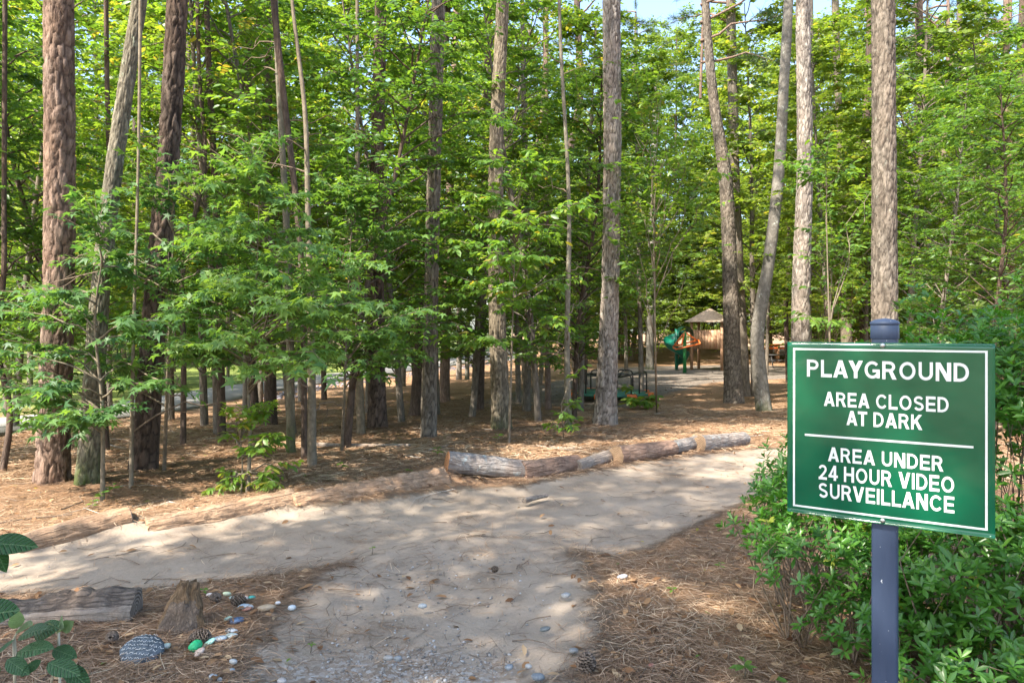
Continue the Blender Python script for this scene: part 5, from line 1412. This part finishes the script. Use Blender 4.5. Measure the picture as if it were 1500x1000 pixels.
def picnic():
    g = gpt(1142, 538); z = H(g.x, g.y); d = g.y
    root = thing('picnic_table', 'dark picnic table between the curved grey tree and the sign', 'picnic table', (g.x, d, z), rz=0.15)
    md = plain('dark_metal', (0.035, 0.035, 0.035), 0.5, 0.4, 0.2)
    for q in (-0.3, -0.1, 0.1, 0.3):
        mb = MB(); mb.box((0, q, 0.74), (1.8, 0.17, 0.04)); link('top_board', mb.build('top_board', md), root)
    for sy in (-1, 1):
        mb = MB(); mb.box((0, sy * 0.72, 0.44), (1.8, 0.26, 0.04)); link('seat', mb.build('seat', md), root)
    for sx in (-0.7, 0.7):
        for sy in (-1, 1):
            mb = MB(); mb.tube([(sx, sy * 0.6, -0.05), (sx, sy * 0.3, 0.72)], 0.03, 8); link('leg', mb.build('leg', md, True), root)
        mb = MB(); mb.box((sx, 0, 0.40), (0.05, 1.6, 0.05)); link('cross_bar', mb.build('cross_bar', md), root)
    g = gpt(1140, 531); z = H(g.x, g.y)
    root = thing('play_rail', 'orange rail of play equipment behind the dark picnic table', 'rail', (g.x, g.y, z))
    mb = MB(); mb.box((0, 0, 0.95), (2.6, 0.12, 0.12)); link('rail', mb.build('rail', M['orange']), root)
    mb = MB(); mb.box((0, 0.5, 1.15), (2.6, 0.12, 0.12)); link('rail', mb.build('rail', M['orange']), root)
    for q in (-1.2, 0, 1.2):
        mb = MB(); mb.box((q, 0.25, 0.5), (0.1, 0.7, 1.2)); link('post', mb.build('post', M['play_wood']), root)
picnic()

# ------------------------------------------------------------------ painted rocks, stones, cones
def stone_mesh(seed, sx, sy, sz, mat, k=3, rough=0.12):
    r = np.random.default_rng(seed); n, s = 9, 14; V = []
    for i in range(n + 1):
        ph = pi * i / n
        for j in range(s):
            a = 2 * pi * j / s
            q = 1 + rough * (cos(2 * a + seed) * 0.6 + cos(3 * a + 2 * ph + seed * 2) * 0.5 + r.normal(0, 0.25))
            if i in (0, n): q = 1
            V.append((sx * q * sin(ph) * cos(a), sy * q * sin(ph) * sin(a), sz * (np.sign(cos(ph)) * abs(cos(ph)) ** 0.8)))
    Q = [(i * s + j, (i + 1) * s + j, (i + 1) * s + (j + 1) % s, i * s + (j + 1) % s) for i in range(n) for j in range(s)]
    return mesh('stone', V, [np.array(Q)], mat, smooth=True)
def rock_mat(name, a, b, rough=0.5):
    m, t, N, L = nmat(name)
    n = noise(t, 38, 4, 0.6, coord(t)); c = ramp(t, n, [(0.46, a), (0.56, b)])
    out(t, princ(t, c, rough, 0.4, bump(t, n, 0.002))); return m
rocks = [
    # px, py, w px, h px, colours, label
    (243, 948, 15, 9, (0.45, 0.58, 0.50), (0.55, 0.62, 0.55), 'pale mint painted stone beside the black written rock'),
    (286, 947, 19, 20, (0.01, 0.36, 0.13), (0.03, 0.50, 0.20), 'bright green painted stone in front of the stump'),
    (291, 957, 17, 9, (0.52, 0.38, 0.30), (0.58, 0.46, 0.38), 'pinkish stone touching the bright green one'),
    (306, 942, 19, 7, (0.25, 0.52, 0.45), (0.35, 0.60, 0.52), 'aqua painted stone right of the bright green one'),
    (320, 936, 22, 8, (0.22, 0.30, 0.38), (0.45, 0.52, 0.56), 'grey-blue painted stone right of the aqua one'),
    (338, 931, 19, 7, (0.30, 0.42, 0.42), (0.55, 0.62, 0.60), 'greenish mottled stone below the black and white one'),
    (339, 924, 18, 9, (0.03, 0.035, 0.045), (0.70, 0.70, 0.68), 'black and white painted stone in the curved row'),
    (346, 910, 22, 9, (0.03, 0.05, 0.10), (0.10, 0.17, 0.30), 'dark blue painted stone in the curved row'),
    (334, 907, 11, 5, (0.30, 0.55, 0.48), (0.45, 0.62, 0.52), 'small mint stone left of the dark blue one'),
    (284, 873, 11, 6, (0.62, 0.22, 0.10), (0.68, 0.32, 0.18), 'small orange painted stone behind the stump'),
    (307, 873, 9, 7, (0.62, 0.55, 0.52), (0.70, 0.66, 0.62), 'small white stone in the far row behind the stump'),
    (332, 872, 12, 8, (0.55, 0.64, 0.38), (0.66, 0.72, 0.50), 'pale yellow-green painted stone in the far row'),
    (341, 878, 12, 5, (0.45, 0.55, 0.48), (0.58, 0.64, 0.58), 'flat pale stone between the yellow-green and the orange-striped ones'),
    (356, 878, 17, 10, (0.70, 0.28, 0.15), (0.78, 0.68, 0.60), 'orange and white striped stone in the far row'),
    (369, 878, 10, 7, (0.03, 0.28, 0.26), (0.06, 0.36, 0.32), 'small teal painted stone at the right of the far row'),
    (360, 890, 20, 8, (0.35, 0.45, 0.52), (0.72, 0.72, 0.70), 'blue-white painted stone below the striped one'),
    (362, 894, 13, 4, (0.55, 0.22, 0.14), (0.60, 0.30, 0.22), 'reddish flat stone under the blue-white one'),
    (390, 892, 23, 11, (0.42, 0.31, 0.20), (0.50, 0.38, 0.26), 'smooth tan stone at the right of the painted group'),
    (407, 886, 8, 6, (0.60, 0.60, 0.60), (0.70, 0.70, 0.70), 'small white pebble beside the tan stone'),
    (428, 892, 12, 10, (0.50, 0.56, 0.60), (0.66, 0.70, 0.72), 'pale blue-white stone right of the tan one'),
    (312, 992, 13, 11, (0.46, 0.50, 0.52), (0.60, 0.62, 0.62), 'pale grey stone at the bottom edge, left of two others'),
    (322, 996, 8, 8, (0.46, 0.50, 0.52), (0.60, 0.62, 0.62), 'small grey stone right of the pale one at the bottom edge'),
    (342, 974, 12, 10, (0.50, 0.52, 0.52), (0.62, 0.62, 0.60), 'pale stone standing on a bluish one in the front straw'),
    (339, 982, 10, 8, (0.34, 0.42, 0.48), (0.48, 0.54, 0.58), 'bluish stone under the pale one in the front straw'),
    (413, 997, 16, 10, (0.50, 0.45, 0.42), (0.62, 0.58, 0.55), 'rounded pinkish-white stone at the bottom edge'),
    (619, 891, 14, 9, (0.36, 0.40, 0.43), (0.50, 0.54, 0.56), 'grey-blue stone lying on the open dirt'),
    (829, 874, 15, 10, (0.40, 0.40, 0.40), (0.55, 0.55, 0.54), 'rounded grey stone on the dirt near the straw edge'),
    (798, 924, 15, 8, (0.17, 0.19, 0.19), (0.26, 0.28, 0.28), 'dark slate stone on the lower dirt'),
    (569, 963, 13, 9, (0.42, 0.40, 0.37), (0.52, 0.50, 0.47), 'beige stone left of a grey one at lower centre'),
    (583, 964, 12, 11, (0.24, 0.27, 0.29), (0.36, 0.38, 0.40), 'grey stone right of the beige one at lower centre'),
    (788, 991, 19, 12, (0.22, 0.25, 0.28), (0.32, 0.35, 0.37), 'flat slate stone near the bottom edge'),
    (774, 976, 11, 8, (0.42, 0.43, 0.43), (0.52, 0.52, 0.52), 'pale grey stone above the flat slate one'),
    (746, 977, 14, 10, (0.25, 0.29, 0.33), (0.36, 0.39, 0.42), 'blue-grey stone left of the pale grey one near the bottom'),
    (840, 953, 14, 9, (0.30, 0.30, 0.29), (0.42, 0.42, 0.40), 'grey stone just above the standing pine cone'),
    (954, 978, 10, 10, (0.42, 0.17, 0.12), (0.50, 0.24, 0.18), 'reddish stone in the straw right of the pine cone'),
    (912, 845, 15, 9, (0.36, 0.37, 0.42), (0.60, 0.60, 0.62), 'pale purple-grey stone in the straw at the path edge'),
]
for k, (px, py, wp, hp, a, b, lab) in enumerate(rocks):
    g = gpt(px, py + hp * 0.35); m = g.y / F * (1.06 if k < 20 else 1.0); z = H(g.x, g.y)
    sx = wp * m / 2; sz = max(0.007, hp * m / 2 * 0.75); sy = sx * random.uniform(0.6, 0.85)
    up = 0.0
    if 'standing on' in lab: up = 0.015
    me = stone_mesh(k + 3, sx, sy, sz, rock_mat('painted_rock_%d' % k, tuple(v * (0.85 if k < 20 else 0.6) for v in a), tuple(v * (0.78 if k < 20 else 0.6) for v in b)), rough=0.17)
    o = link('stone', me, loc=(g.x, g.y, z + sz * 0.6 + 0.006 + up), label=lab, category='stone')
    o.rotation_euler = (random.uniform(-0.1, 0.1), random.uniform(-0.15, 0.15), random.uniform(-0.4, 0.4))
    if 'bright green' in lab: o.rotation_euler = (0.3, -0.5, 0.2)
def black_rock():
    g = gpt(208, 962); z = H(g.x, g.y); m = g.y / F
    root = thing('written_rock', 'flat black rock covered with white handwriting, in front of the timber', 'rock', (g.x, g.y, z))
    me = stone_mesh(77, 32 * m, 30 * m, 0.026, rock_mat('black_rock', (0.03, 0.045, 0.06), (0.07, 0.09, 0.11), 0.6), rough=0.08)
    o = link('rock', me, root, loc=(0, 0, 0.024)); tilt = radians(22); o.rotation_euler = (tilt, 0, 0)
    mw = plain('white_paint_marker', (0.72, 0.72, 0.70), 0.5, 0.3, 0.05)
    rr_ = np.random.default_rng(8); co = np.array([v.co for v in me.vertices])
    def surf(x, y):
        q = (x / (32 * m)) ** 2 + (y / (30 * m)) ** 2
        return 0.026 * max(0.0, 1 - q) ** 0.40 + 0.0025
    for row in range(7):
        mb = MB(); y = 0.078 - row * 0.0235; half = 32 * m * sqrt(max(0.05, 1 - (y / (30 * m)) ** 2)) * 0.86; x = -half
        while x < half - 0.006:
            wl = rr_.uniform(0.012, 0.026); n_ = int(wl / 0.0028)
            P_ = [(x + i * wl / n_ + rr_.normal(0, 0.0012), y + rr_.choice([-0.004, 0.004, 0.007, -0.001, -0.006]) * rr_.uniform(0.6, 1.1) - 0.06 * x, 0) for i in range(n_ + 1)]
            P_ = [(a, b, surf(a, b)) for a, b, _ in P_]
            if len(P_) > 2: mb.tube(P_, 0.0009, 4, cap=False)
            x += wl + 0.006
        link('handwriting', mb.build('handwriting', mw), o)
black_rock()

def cone_mesh():
    mb = MB(); n = 110
    Lc, Rc = 0.075, 0.027
    for i in range(n):
        t = (i + 0.5) / n; a = i * 2.399963; rr_ = Rc * (sin(pi * (0.12 + 0.86 * t)) ** 0.7); z = Lc * t
        c, s_ = cos(a), sin(a); out_ = np.array((c, s_, 0)); side = np.array((-s_, c, 0)); up = np.array((0, 0, 1.))
        b = out_ * rr_ * 0.4 + up * z; tip = out_ * (rr_ + 0.010) + up * (z + 0.006); w_ = 0.0065
        V = [b - side * w_ * 0.5, b + side * w_ * 0.5, tip + side * w_, tip - side * w_, tip - up * 0.004 + side * w_, tip - up * 0.004 - side * w_]
        mb.add(V, [(0, 1, 2, 3), (3, 2, 4, 5), (0, 5, 4, 1)], tint=random.random())
    return mb.build('pine_cone', M['cone'])
M['cone'] = leaf_mat('cone_scale', [(0.0, (0.06, 0.045, 0.035)), (1.0, (0.25, 0.19, 0.145))], (1, 1, 1), 0.02, 0.8, 0.2)
cm = cone_mesh()
for px, py, rx, rz, s_, lab in ((856, 984, 0.35, 0.5, 1.15, 'dark open pine cone standing near the bottom edge beside the straw'), (312, 880, 1.4, 0.8, 0.8, 'pine cone in the far row of painted stones, behind the stump'),
                            (338, 890, 1.35, 2.2, 1.0, 'pine cone lying between the striped stone and the dark blue stone'), (283, 941, 1.4, 1.5, 1.05, 'pine cone lying behind the bright green stone'),
                            (300, 938, 1.45, -0.9, 0.9, 'pine cone lying just behind the aqua stone'), (166, 938, 1.3, 0.3, 0.8, 'pine cone in the leaves left of the black written rock'),
                            (720, 840, 1.4, 1.9, 0.55, 'tiny pine cone on the path strip near centre')):
    g = gpt(px, py); o = link('pine_cone', cm, loc=(g.x, g.y, H(g.x, g.y) + (0.0 if rx < 1 else 0.02 * s_)), label=lab, category='pine cone'); o.rotation_euler = (rx, 0, rz); o.scale = (s_,) * 3

# ------------------------------------------------------------------ foreground plants, front left
def broad_plant():
    g = gpt(60, 1060); d = 2.15
    org = np.array((-1.45, 2.15, H(-1.45, 2.15)))
    root = thing('broadleaf_plant', 'plant with broad fuzzy green leaves and pale new shoots in the lower left corner', 'plant', tuple(org))
    var = leaf_variants('broad', TF, M['leaf_broad'])
    def leaf(px, py, dd, tx, ty, size_px, tn, wide=0.9, up=(0.1, -0.6, 0.8)):
        p = np.array(ray(px, py, dd)); q = np.array(ray(tx, ty, dd - 0.05)); D = unit((q - p)[None]); R = frames(D, unit(np.array([up]) + np.random.default_rng(int(px * 7 + py)).normal(0, 0.35, (1, 3))))[0]
        S = np.linalg.norm(q - p); R = R.copy(); R[:, 1] *= wide
        o = bpy.data.objects.new('leaf', var[int(tn * 8.9)]); COL.objects.link(o); o.parent = root
        pl = p - org; o.matrix_local = Matrix([[*(R[a] * S), pl[a]] for a in range(3)] + [[0, 0, 0, 1]])
    stems = [((20, 1010), (22, 935)), ((75, 1000), (86, 925)), ((-20, 1000), (-10, 900)), ((20, 935), (28, 915)), ((86, 925), (92, 912))]
    mb = MB()
    for a, b in stems:
        p = np.array(ray(a[0], a[1], 2.1)); q = np.array(ray(b[0], b[1], 2.1)); mb.tube(np.array([p, (p + q) / 2 + 0.004, q]) - org, [0.0035, 0.003, 0.002], 6)
        f = np.array((p[0], p[1] + 0.02, H(p[0], p[1]))); mb.tube(np.array([f, p]) - org, [0.004, 0.0035], 6)
    link('stem', mb.build('stem', plain('pale_stem', (0.42, 0.38, 0.28), 0.7, 0.3, 0.1), True), root)
    for args in ((22, 935, 2.1, -8, 958, 40, 0.35), (28, 932, 2.12, 66, 915, 40, 0.2), (50, 930, 2.14, 88, 913, 40, 0.18), (25, 955, 2.08, 75, 944, 40, 0.3), (78, 950, 2.08, 110, 960, 40, 0.25), (24, 920, 2.05, 24, 896, 25, 0.9),
                 (26, 922, 2.05, 44, 912, 20, 0.95), (90, 922, 2.05, 104, 912, 20, 0.92), (86, 920, 2.05, 97, 903, 20, 0.9), (84, 920, 2.05, 73, 910, 18, 0.92), (88, 925, 2.05, 92, 916, 10, 0.99), (-15, 905, 2.1, 22, 888, 30, 0.1), (10, 965, 2.02, 40, 985, 40, 0.3),
                 (60, 965, 2.02, 30, 990, 40, 0.3), (70, 970, 2.0, 115, 985, 40, 0.25), (95, 975, 2.0, 130, 1005, 40, 0.2), (0, 975, 2.0, -20, 1000, 40, 0.3)): leaf(*args)
    root2_org = np.array((-1.35, 1.6, H(-1.35, 1.6)))
    root2 = thing('magnolia_sprig', 'large glossy dark leaves poking in from the left edge', 'plant', tuple(root2_org))
    var = leaf_variants('magn', TF, M['leaf_magnolia'])
    mb = MB(); f = root2_org; p = np.array(ray(-30, 800, 1.9)); mb.tube(np.array([f, (f + p) / 2 + np.array((-0.05, 0, 0)), p]) - root2_org, [0.008, 0.006, 0.004], 6)
    link('stem', mb.build('stem', M['bark_sap'], True), root2)
    for a, b, tn, wd in (((-20, 795), (52, 797), 0.15, 1.2), ((-12, 790), (8, 838), 0.2, 1.3), ((-30, 800), (-40, 850), 0.2, 1.3), ((-45, 905), (24, 890), 0.2, 1.6)):
        p = np.array(ray(*a, 1.9)); q = np.array(ray(*b, 1.88)); D = unit((q - p)[None]); R = frames(D, unit(np.array([(0.1, -0.7, 0.7)])))[0].copy(); S = np.linalg.norm(q - p); R[:, 1] *= wd * 0.75
        o = bpy.data.objects.new('leaf', var[int(tn * 8.9)]); COL.objects.link(o); o.parent = root2; pl = p - root2_org
        o.matrix_local = Matrix([[*(R[k] * S), pl[k]] for k in range(3)] + [[0, 0, 0, 1]])
broad_plant()

def seedling(px, py, s_, n_, lab, key='oval', T=TO, mat='leaf_mid', tn=0.6):
    g = gpt(px, py); z = H(g.x, g.y); root = thing('seedling', lab, 'plant', (g.x, g.y, z))
    r = np.random.default_rng(int(px * 3 + py)); var = leaf_variants(key, T, M[mat])
    mb = MB(); mb.tube([(0, 0, -0.02), (0.005, 0, s_ * 0.5), (0, 0.005, s_)], [0.003, 0.002, 0.0015], 4); link('stem', mb.build('stem', M['bark_sap']), root)
    for i in range(n_):
        a = i * 2.4 + r.random(); D = unit(np.array([[cos(a), sin(a), r.uniform(-0.2, 0.3)]])); R = frames(D, np.array([[0.1, -0.3, 1.0]]))[0]
        o = bpy.data.objects.new('leaf', var[min(8, int(np.clip(tn + r.normal(0, 0.12), 0, 0.99) * 9))]); COL.objects.link(o); o.parent = root
        o.matrix_local = Matrix([[*(R[k] * s_ * r.uniform(0.5, 0.9)), (0, 0, s_ * r.uniform(0.5, 1.0))[k]] for k in range(3)] + [[0, 0, 0, 1]])
for a in ((165, 724, 0.10, 6, 'small bright seedling in front of the mossy-footed trunk'), (148, 736, 0.09, 7, 'low dark seedling left of centre of the far-left straw'), (135, 748, 0.08, 6, 'tiny seedling above the half buried tan log'),
          (338, 760, 0.06, 5, 'tiny green sprig on the straw ridge'), (500, 690, 0.10, 6, 'small sprig right of the pale grey sapling'), (640, 668, 0.12, 6, 'sprig at the foot of the tall brown-grey pine'),
          (298, 874, 0.045, 5, 'tiny bright sprig between the orange and the white stone'), (545, 812, 0.04, 4, 'tiny green sprig on the dark needle strip'), (985, 875, 0.05, 5, 'little fern-like sprig on the straw at right'),
          (1055, 838, 0.05, 4, 'small green leaves on the straw left of the azalea'), (1090, 1000, 0.09, 6, 'bright sprig at the bottom edge left of the sign post'), (455, 950, 0.035, 4, 'tiny sprig on the dirt right of the stones'),
          (730, 650, 0.12, 7, 'dark sprig at the foot of the flared tree'), (600, 700, 0.07, 5, 'low sprig above the decayed reddish log'), (215, 960, 0.045, 4, 'tiny sprig against the black written rock'), (845, 505 + 130, 0.08, 5, 'sprig beside the lichened slim sapling')):
    seedling(*a)

# ------------------------------------------------------------------ uncountable cover: straw, leaves, twigs, gravel
def scatter(n, x0, x1, y0, y1, r, pw=1.0):
    y = y0 + (y1 - y0) * r.random(n) ** pw; x = r.uniform(-1, 1, n) * (y * 0.78 + 0.4)
    return x, y
def sandmask(x, y):
    s1 = poly_sd(PATH, x, y); s2 = poly_sd(YARD, x, y)
    return np.maximum(0.5 + s1 / 0.30, (0.5 + s2 / 0.50) * 0.9)

def straw(n, y0, y1, lo, hi, wd, pw, seed, name, dens=None, tintc=0.45):
    r = np.random.default_rng(seed); x, y = scatter(n, 0, 0, y0, y1, r, pw)
    ms = sandmask(x, y); cl = vnoise(x, y, 1.6, 4) * 0.6 + vnoise(x, y, 6, 5) * 0.4
    keep = r.random(n) < np.clip(1.15 - 1.5 * ms + 0.75 * (cl - 0.5), 0.035 + 0.09 * (cl > 0.55), 1)
    strip_ = line_d(gp2([(430, 850), (600, 815), (720, 790), (820, 810)]), x, y) < 0.35 
    keep |= strip_ & (r.random(n) < 0.22 * cl)
    x, y = x[keep], y[keep]; n = len(x)
    z = height(x, y) - 0.035 * sstep(-0.1, 0.3, np.maximum(poly_sd(PATH, x, y), poly_sd(YARD, x, y) - 0.1)) + r.uniform(0.0, 0.022, n) * np.clip(1.2 - ms[keep], 0.15, 1)
    a = r.random(n) * 2 * pi; L = r.uniform(lo, hi, n); b = r.normal(0, 0.35, n); tl = r.normal(0, 0.10, n)
    D1 = np.c_[np.cos(a), np.sin(a), tl]; D2 = np.c_[np.cos(a + b), np.sin(a + b), tl - 0.12]
    sd_ = np.c_[-np.sin(a), np.cos(a), 0 * a]
    P_ = np.c_[x, y, z]; w_ = wd * r.uniform(0.7, 1.3, n)[:, None]
    mid = P_ + D1 * (L / 2)[:, None]; end = mid + D2 * (L / 2)[:, None]
    lift = np.array((0, 0, 1.0)) * w_ * 0.9
    V = np.stack([P_ - sd_ * w_ / 2, P_ + sd_ * w_ / 2, mid - sd_ * w_ / 2, mid + sd_ * w_ / 2 + lift * 0.5, end], 1).reshape(-1, 3)
    k = np.arange(n)[:, None] * 5
    Fc = np.vstack([k + np.array([(0, 1, 3)]), k + np.array([(0, 3, 2)]), k + np.array([(2, 3, 4)])])
    hue = vnoise(x, y, 1.2, 14) - 0.5
    tn = np.clip(tintc + 0.45 * hue + r.normal(0, 0.27, n), 0, 1)
    link(name, mesh(name, V, Fc, M['straw'], tint=np.repeat(tn, 5)), kind='stuff', label='brown pine straw covering the forest floor')
straw(130000, 2.4, 8.0, 0.07, 0.19, 0.0024, 1.25, 41, 'pine_straw')
straw(100000, 7.0, 21, 0.12, 0.30, 0.0065, 1.2, 42, 'pine_straw')

def litter(n, y0, y1, pw, seed, size, mat, tc, ts, name, label, onsand=0.10, T=TO, curl=0.5):
    r = np.random.default_rng(seed); x, y = scatter(n, 0, 0, y0, y1, r, pw); ms = sandmask(x, y)
    keep = r.random(n) < np.clip(1.1 - 1.5 * ms, onsand, 1); x, y = x[keep], y[keep]; n = len(x)
    z = height(x, y) - 0.035 * sstep(-0.1, 0.3, np.maximum(poly_sd(PATH, x, y), poly_sd(YARD, x, y) - 0.1)) + r.uniform(0.004, 0.02, n)
    a = r.random(n) * 2 * pi; D = np.c_[np.cos(a), np.sin(a), r.normal(0, 0.2, n)]; Nn = unit(np.array((0, 0, 1.)) + r.normal(0, curl * 0.6, (n, 3)))
    S = size * r.uniform(0.5, 1.3, n); R = frames(D, Nn); V, Fc = stamp(T, np.c_[x, y, z], R, S)
    tn = np.clip(r.normal(tc, ts, n), 0, 1)
    link(name, mesh(name, V, Fc, mat, tint=np.repeat(tn, len(T[0]))), kind='stuff', label=label)
litter(9000, 2.6, 12, 1.2, 51, 0.058, M['dead'], 0.68, 0.25, 'fallen_leaves', 'dead brown leaves strewn over the straw', 0.07)
litter(5000, 8, 32, 1.2, 52, 0.085, M['dead'], 0.55, 0.25, 'fallen_leaves', 'dead brown leaves strewn farther back', 0.05)
litter(130, 2.8, 10, 1.2, 53, 0.05, M['leaf_mid'], 0.7, 0.2, 'fallen_green_leaves', 'fresh green leaves fallen on the straw', 0.25)

def twigs(n, seed, y0, y1, onsand, lo, hi, wd, mat):
    r = np.random.default_rng(seed); x, y = scatter(n, 0, 0, y0, y1, r, 1.2); ms = sandmask(x, y); keep = r.random(n) < np.clip(1 - ms, onsand, 1); x, y = x[keep], y[keep]
    mb = MB()
    for a_, b_ in zip(x, y):
        a = r.random() * 6.28; L = r.uniform(lo, hi); pts = []
        for k in range(4):
            px_, py_ = a_ + cos(a) * L * k / 3, b_ + sin(a) * L * k / 3; a += r.normal(0, 0.25)
            pts.append((px_, py_, 0))
        pts = np.array(pts); zz = height(pts[:, 0], pts[:, 1]) + 0.006 - 0.035 * sstep(-0.1, 0.3, np.maximum(poly_sd(PATH, pts[:, 0], pts[:, 1]), poly_sd(YARD, pts[:, 0], pts[:, 1]) - 0.1)); pts[:, 2] = zz + r.uniform(0, 0.012, 4)
        mb.tube(pts, np.linspace(wd, wd * 0.4, 4) * r.uniform(0.6, 1.4), 4, cap=False)
    link('twigs', mb.build('twigs', mat), kind='stuff', label='thin fallen twigs on the ground')
twigs(1100, 61, 2.8, 9, 0.45, 0.05, 0.28, 0.0025, M['twig'])
twigs(150, 62, 5, 16, 0.0, 0.3, 1.2, 0.006, M['twig'])
twigs(70, 63, 5, 18, 0.0, 0.3, 1.0, 0.006, M['twig_pale'])

def gravel(n, seed, poly, smin, smax, label, mat, zo=0.0):
    r = np.random.default_rng(seed); P_ = np.array(poly); x = r.uniform(P_[:, 0].min(), P_[:, 0].max(), n); y = r.uniform(P_[:, 1].min(), P_[:, 1].max(), n)
    s_ = poly_sd(poly, x, y); keep = (r.random(n) < np.clip(0.35 + s_ / 0.5, 0, 1)); x, y = x[keep], y[keep]; n = len(x)
    z = height(x, y) + zo
    g = (1 + 5 ** 0.5) / 2
    V0 = unit(np.array([(-1, g, 0), (1, g, 0), (-1, -g, 0), (1, -g, 0), (0, -1, g), (0, 1, g), (0, -1, -g), (0, 1, -g), (g, 0, -1), (g, 0, 1), (-g, 0, -1), (-g, 0, 1)], float))
    F0 = np.array([(0, 11, 5), (0, 5, 1), (0, 1, 7), (0, 7, 10), (0, 10, 11), (1, 5, 9), (5, 11, 4), (11, 10, 2), (10, 7, 6), (7, 1, 8), (3, 9, 4), (3, 4, 2), (3, 2, 6), (3, 6, 8), (3, 8, 9), (4, 9, 5), (2, 4, 11), (6, 2, 10), (8, 6, 7), (9, 8, 1)])
    S = smin + (smax - smin) * r.random(n) ** 3.0
    V = V0[None] * (1 + r.normal(0, 0.16, (n, 12, 1))) * (S[:, None] * np.array([1, 0.8, 0.55]) * r.uniform(0.7, 1.2, (n, 3)))[:, None]
    a = r.random(n) * 6.28; c, s2 = np.cos(a)[:, None], np.sin(a)[:, None]
    V = np.stack([V[..., 0] * c - V[..., 1] * s2, V[..., 0] * s2 + V[..., 1] * c, V[..., 2]], -1) + np.c_[x, y, z + S * 0.15][:, None]
    Fc = F0[None] + (np.arange(n) * 12)[:, None, None]
    link('gravel', mesh('gravel', V.reshape(-1, 3), Fc.reshape(-1, 3), mat, tint=np.repeat(r.random(n), 12)), kind='stuff', label=label)
M['gravel'] = leaf_mat('gravel_stone', [(0.0, (0.16, 0.145, 0.13)), (0.45, (0.26, 0.225, 0.19)), (0.8, (0.31, 0.30, 0.29)), (1.0, (0.46, 0.45, 0.43))], (1, 1, 1), 0.0, 0.75, 0.3)
M['riprap'] = leaf_mat('riprap_stone', [(0.0, (0.10, 0.09, 0.105)), (1.0, (0.30, 0.28, 0.32))], (1, 1, 1), 0.0, 0.8, 0.3)
gravel(9000, 71, GRAV, 0.002, 0.013, 'fine grey gravel in the bottom foreground', M['gravel'], -0.034)
gravel(3500, 72, YARD, 0.0015, 0.011, 'small pebbles in the open dirt', M['gravel'], -0.034)
gravel(2500, 73, PATH, 0.001, 0.006, 'tiny pebbles on the sandy path', M['gravel'], -0.034)
rp = [(float(RX[i] - RN[i, 0] * 1.9), float(RY[i] - RN[i, 1] * 1.9)) for i in range(28, 84, 4)]; rp2 = [(float(RX[i] - RN[i, 0] * 3.3), float(RY[i] - RN[i, 1] * 3.3)) for i in range(28, 84, 4)]
gravel(16000, 74, rp + rp2[::-1], 0.03, 0.10, 'purplish grey stones along the near side of the lane', M['riprap'], 0.0)
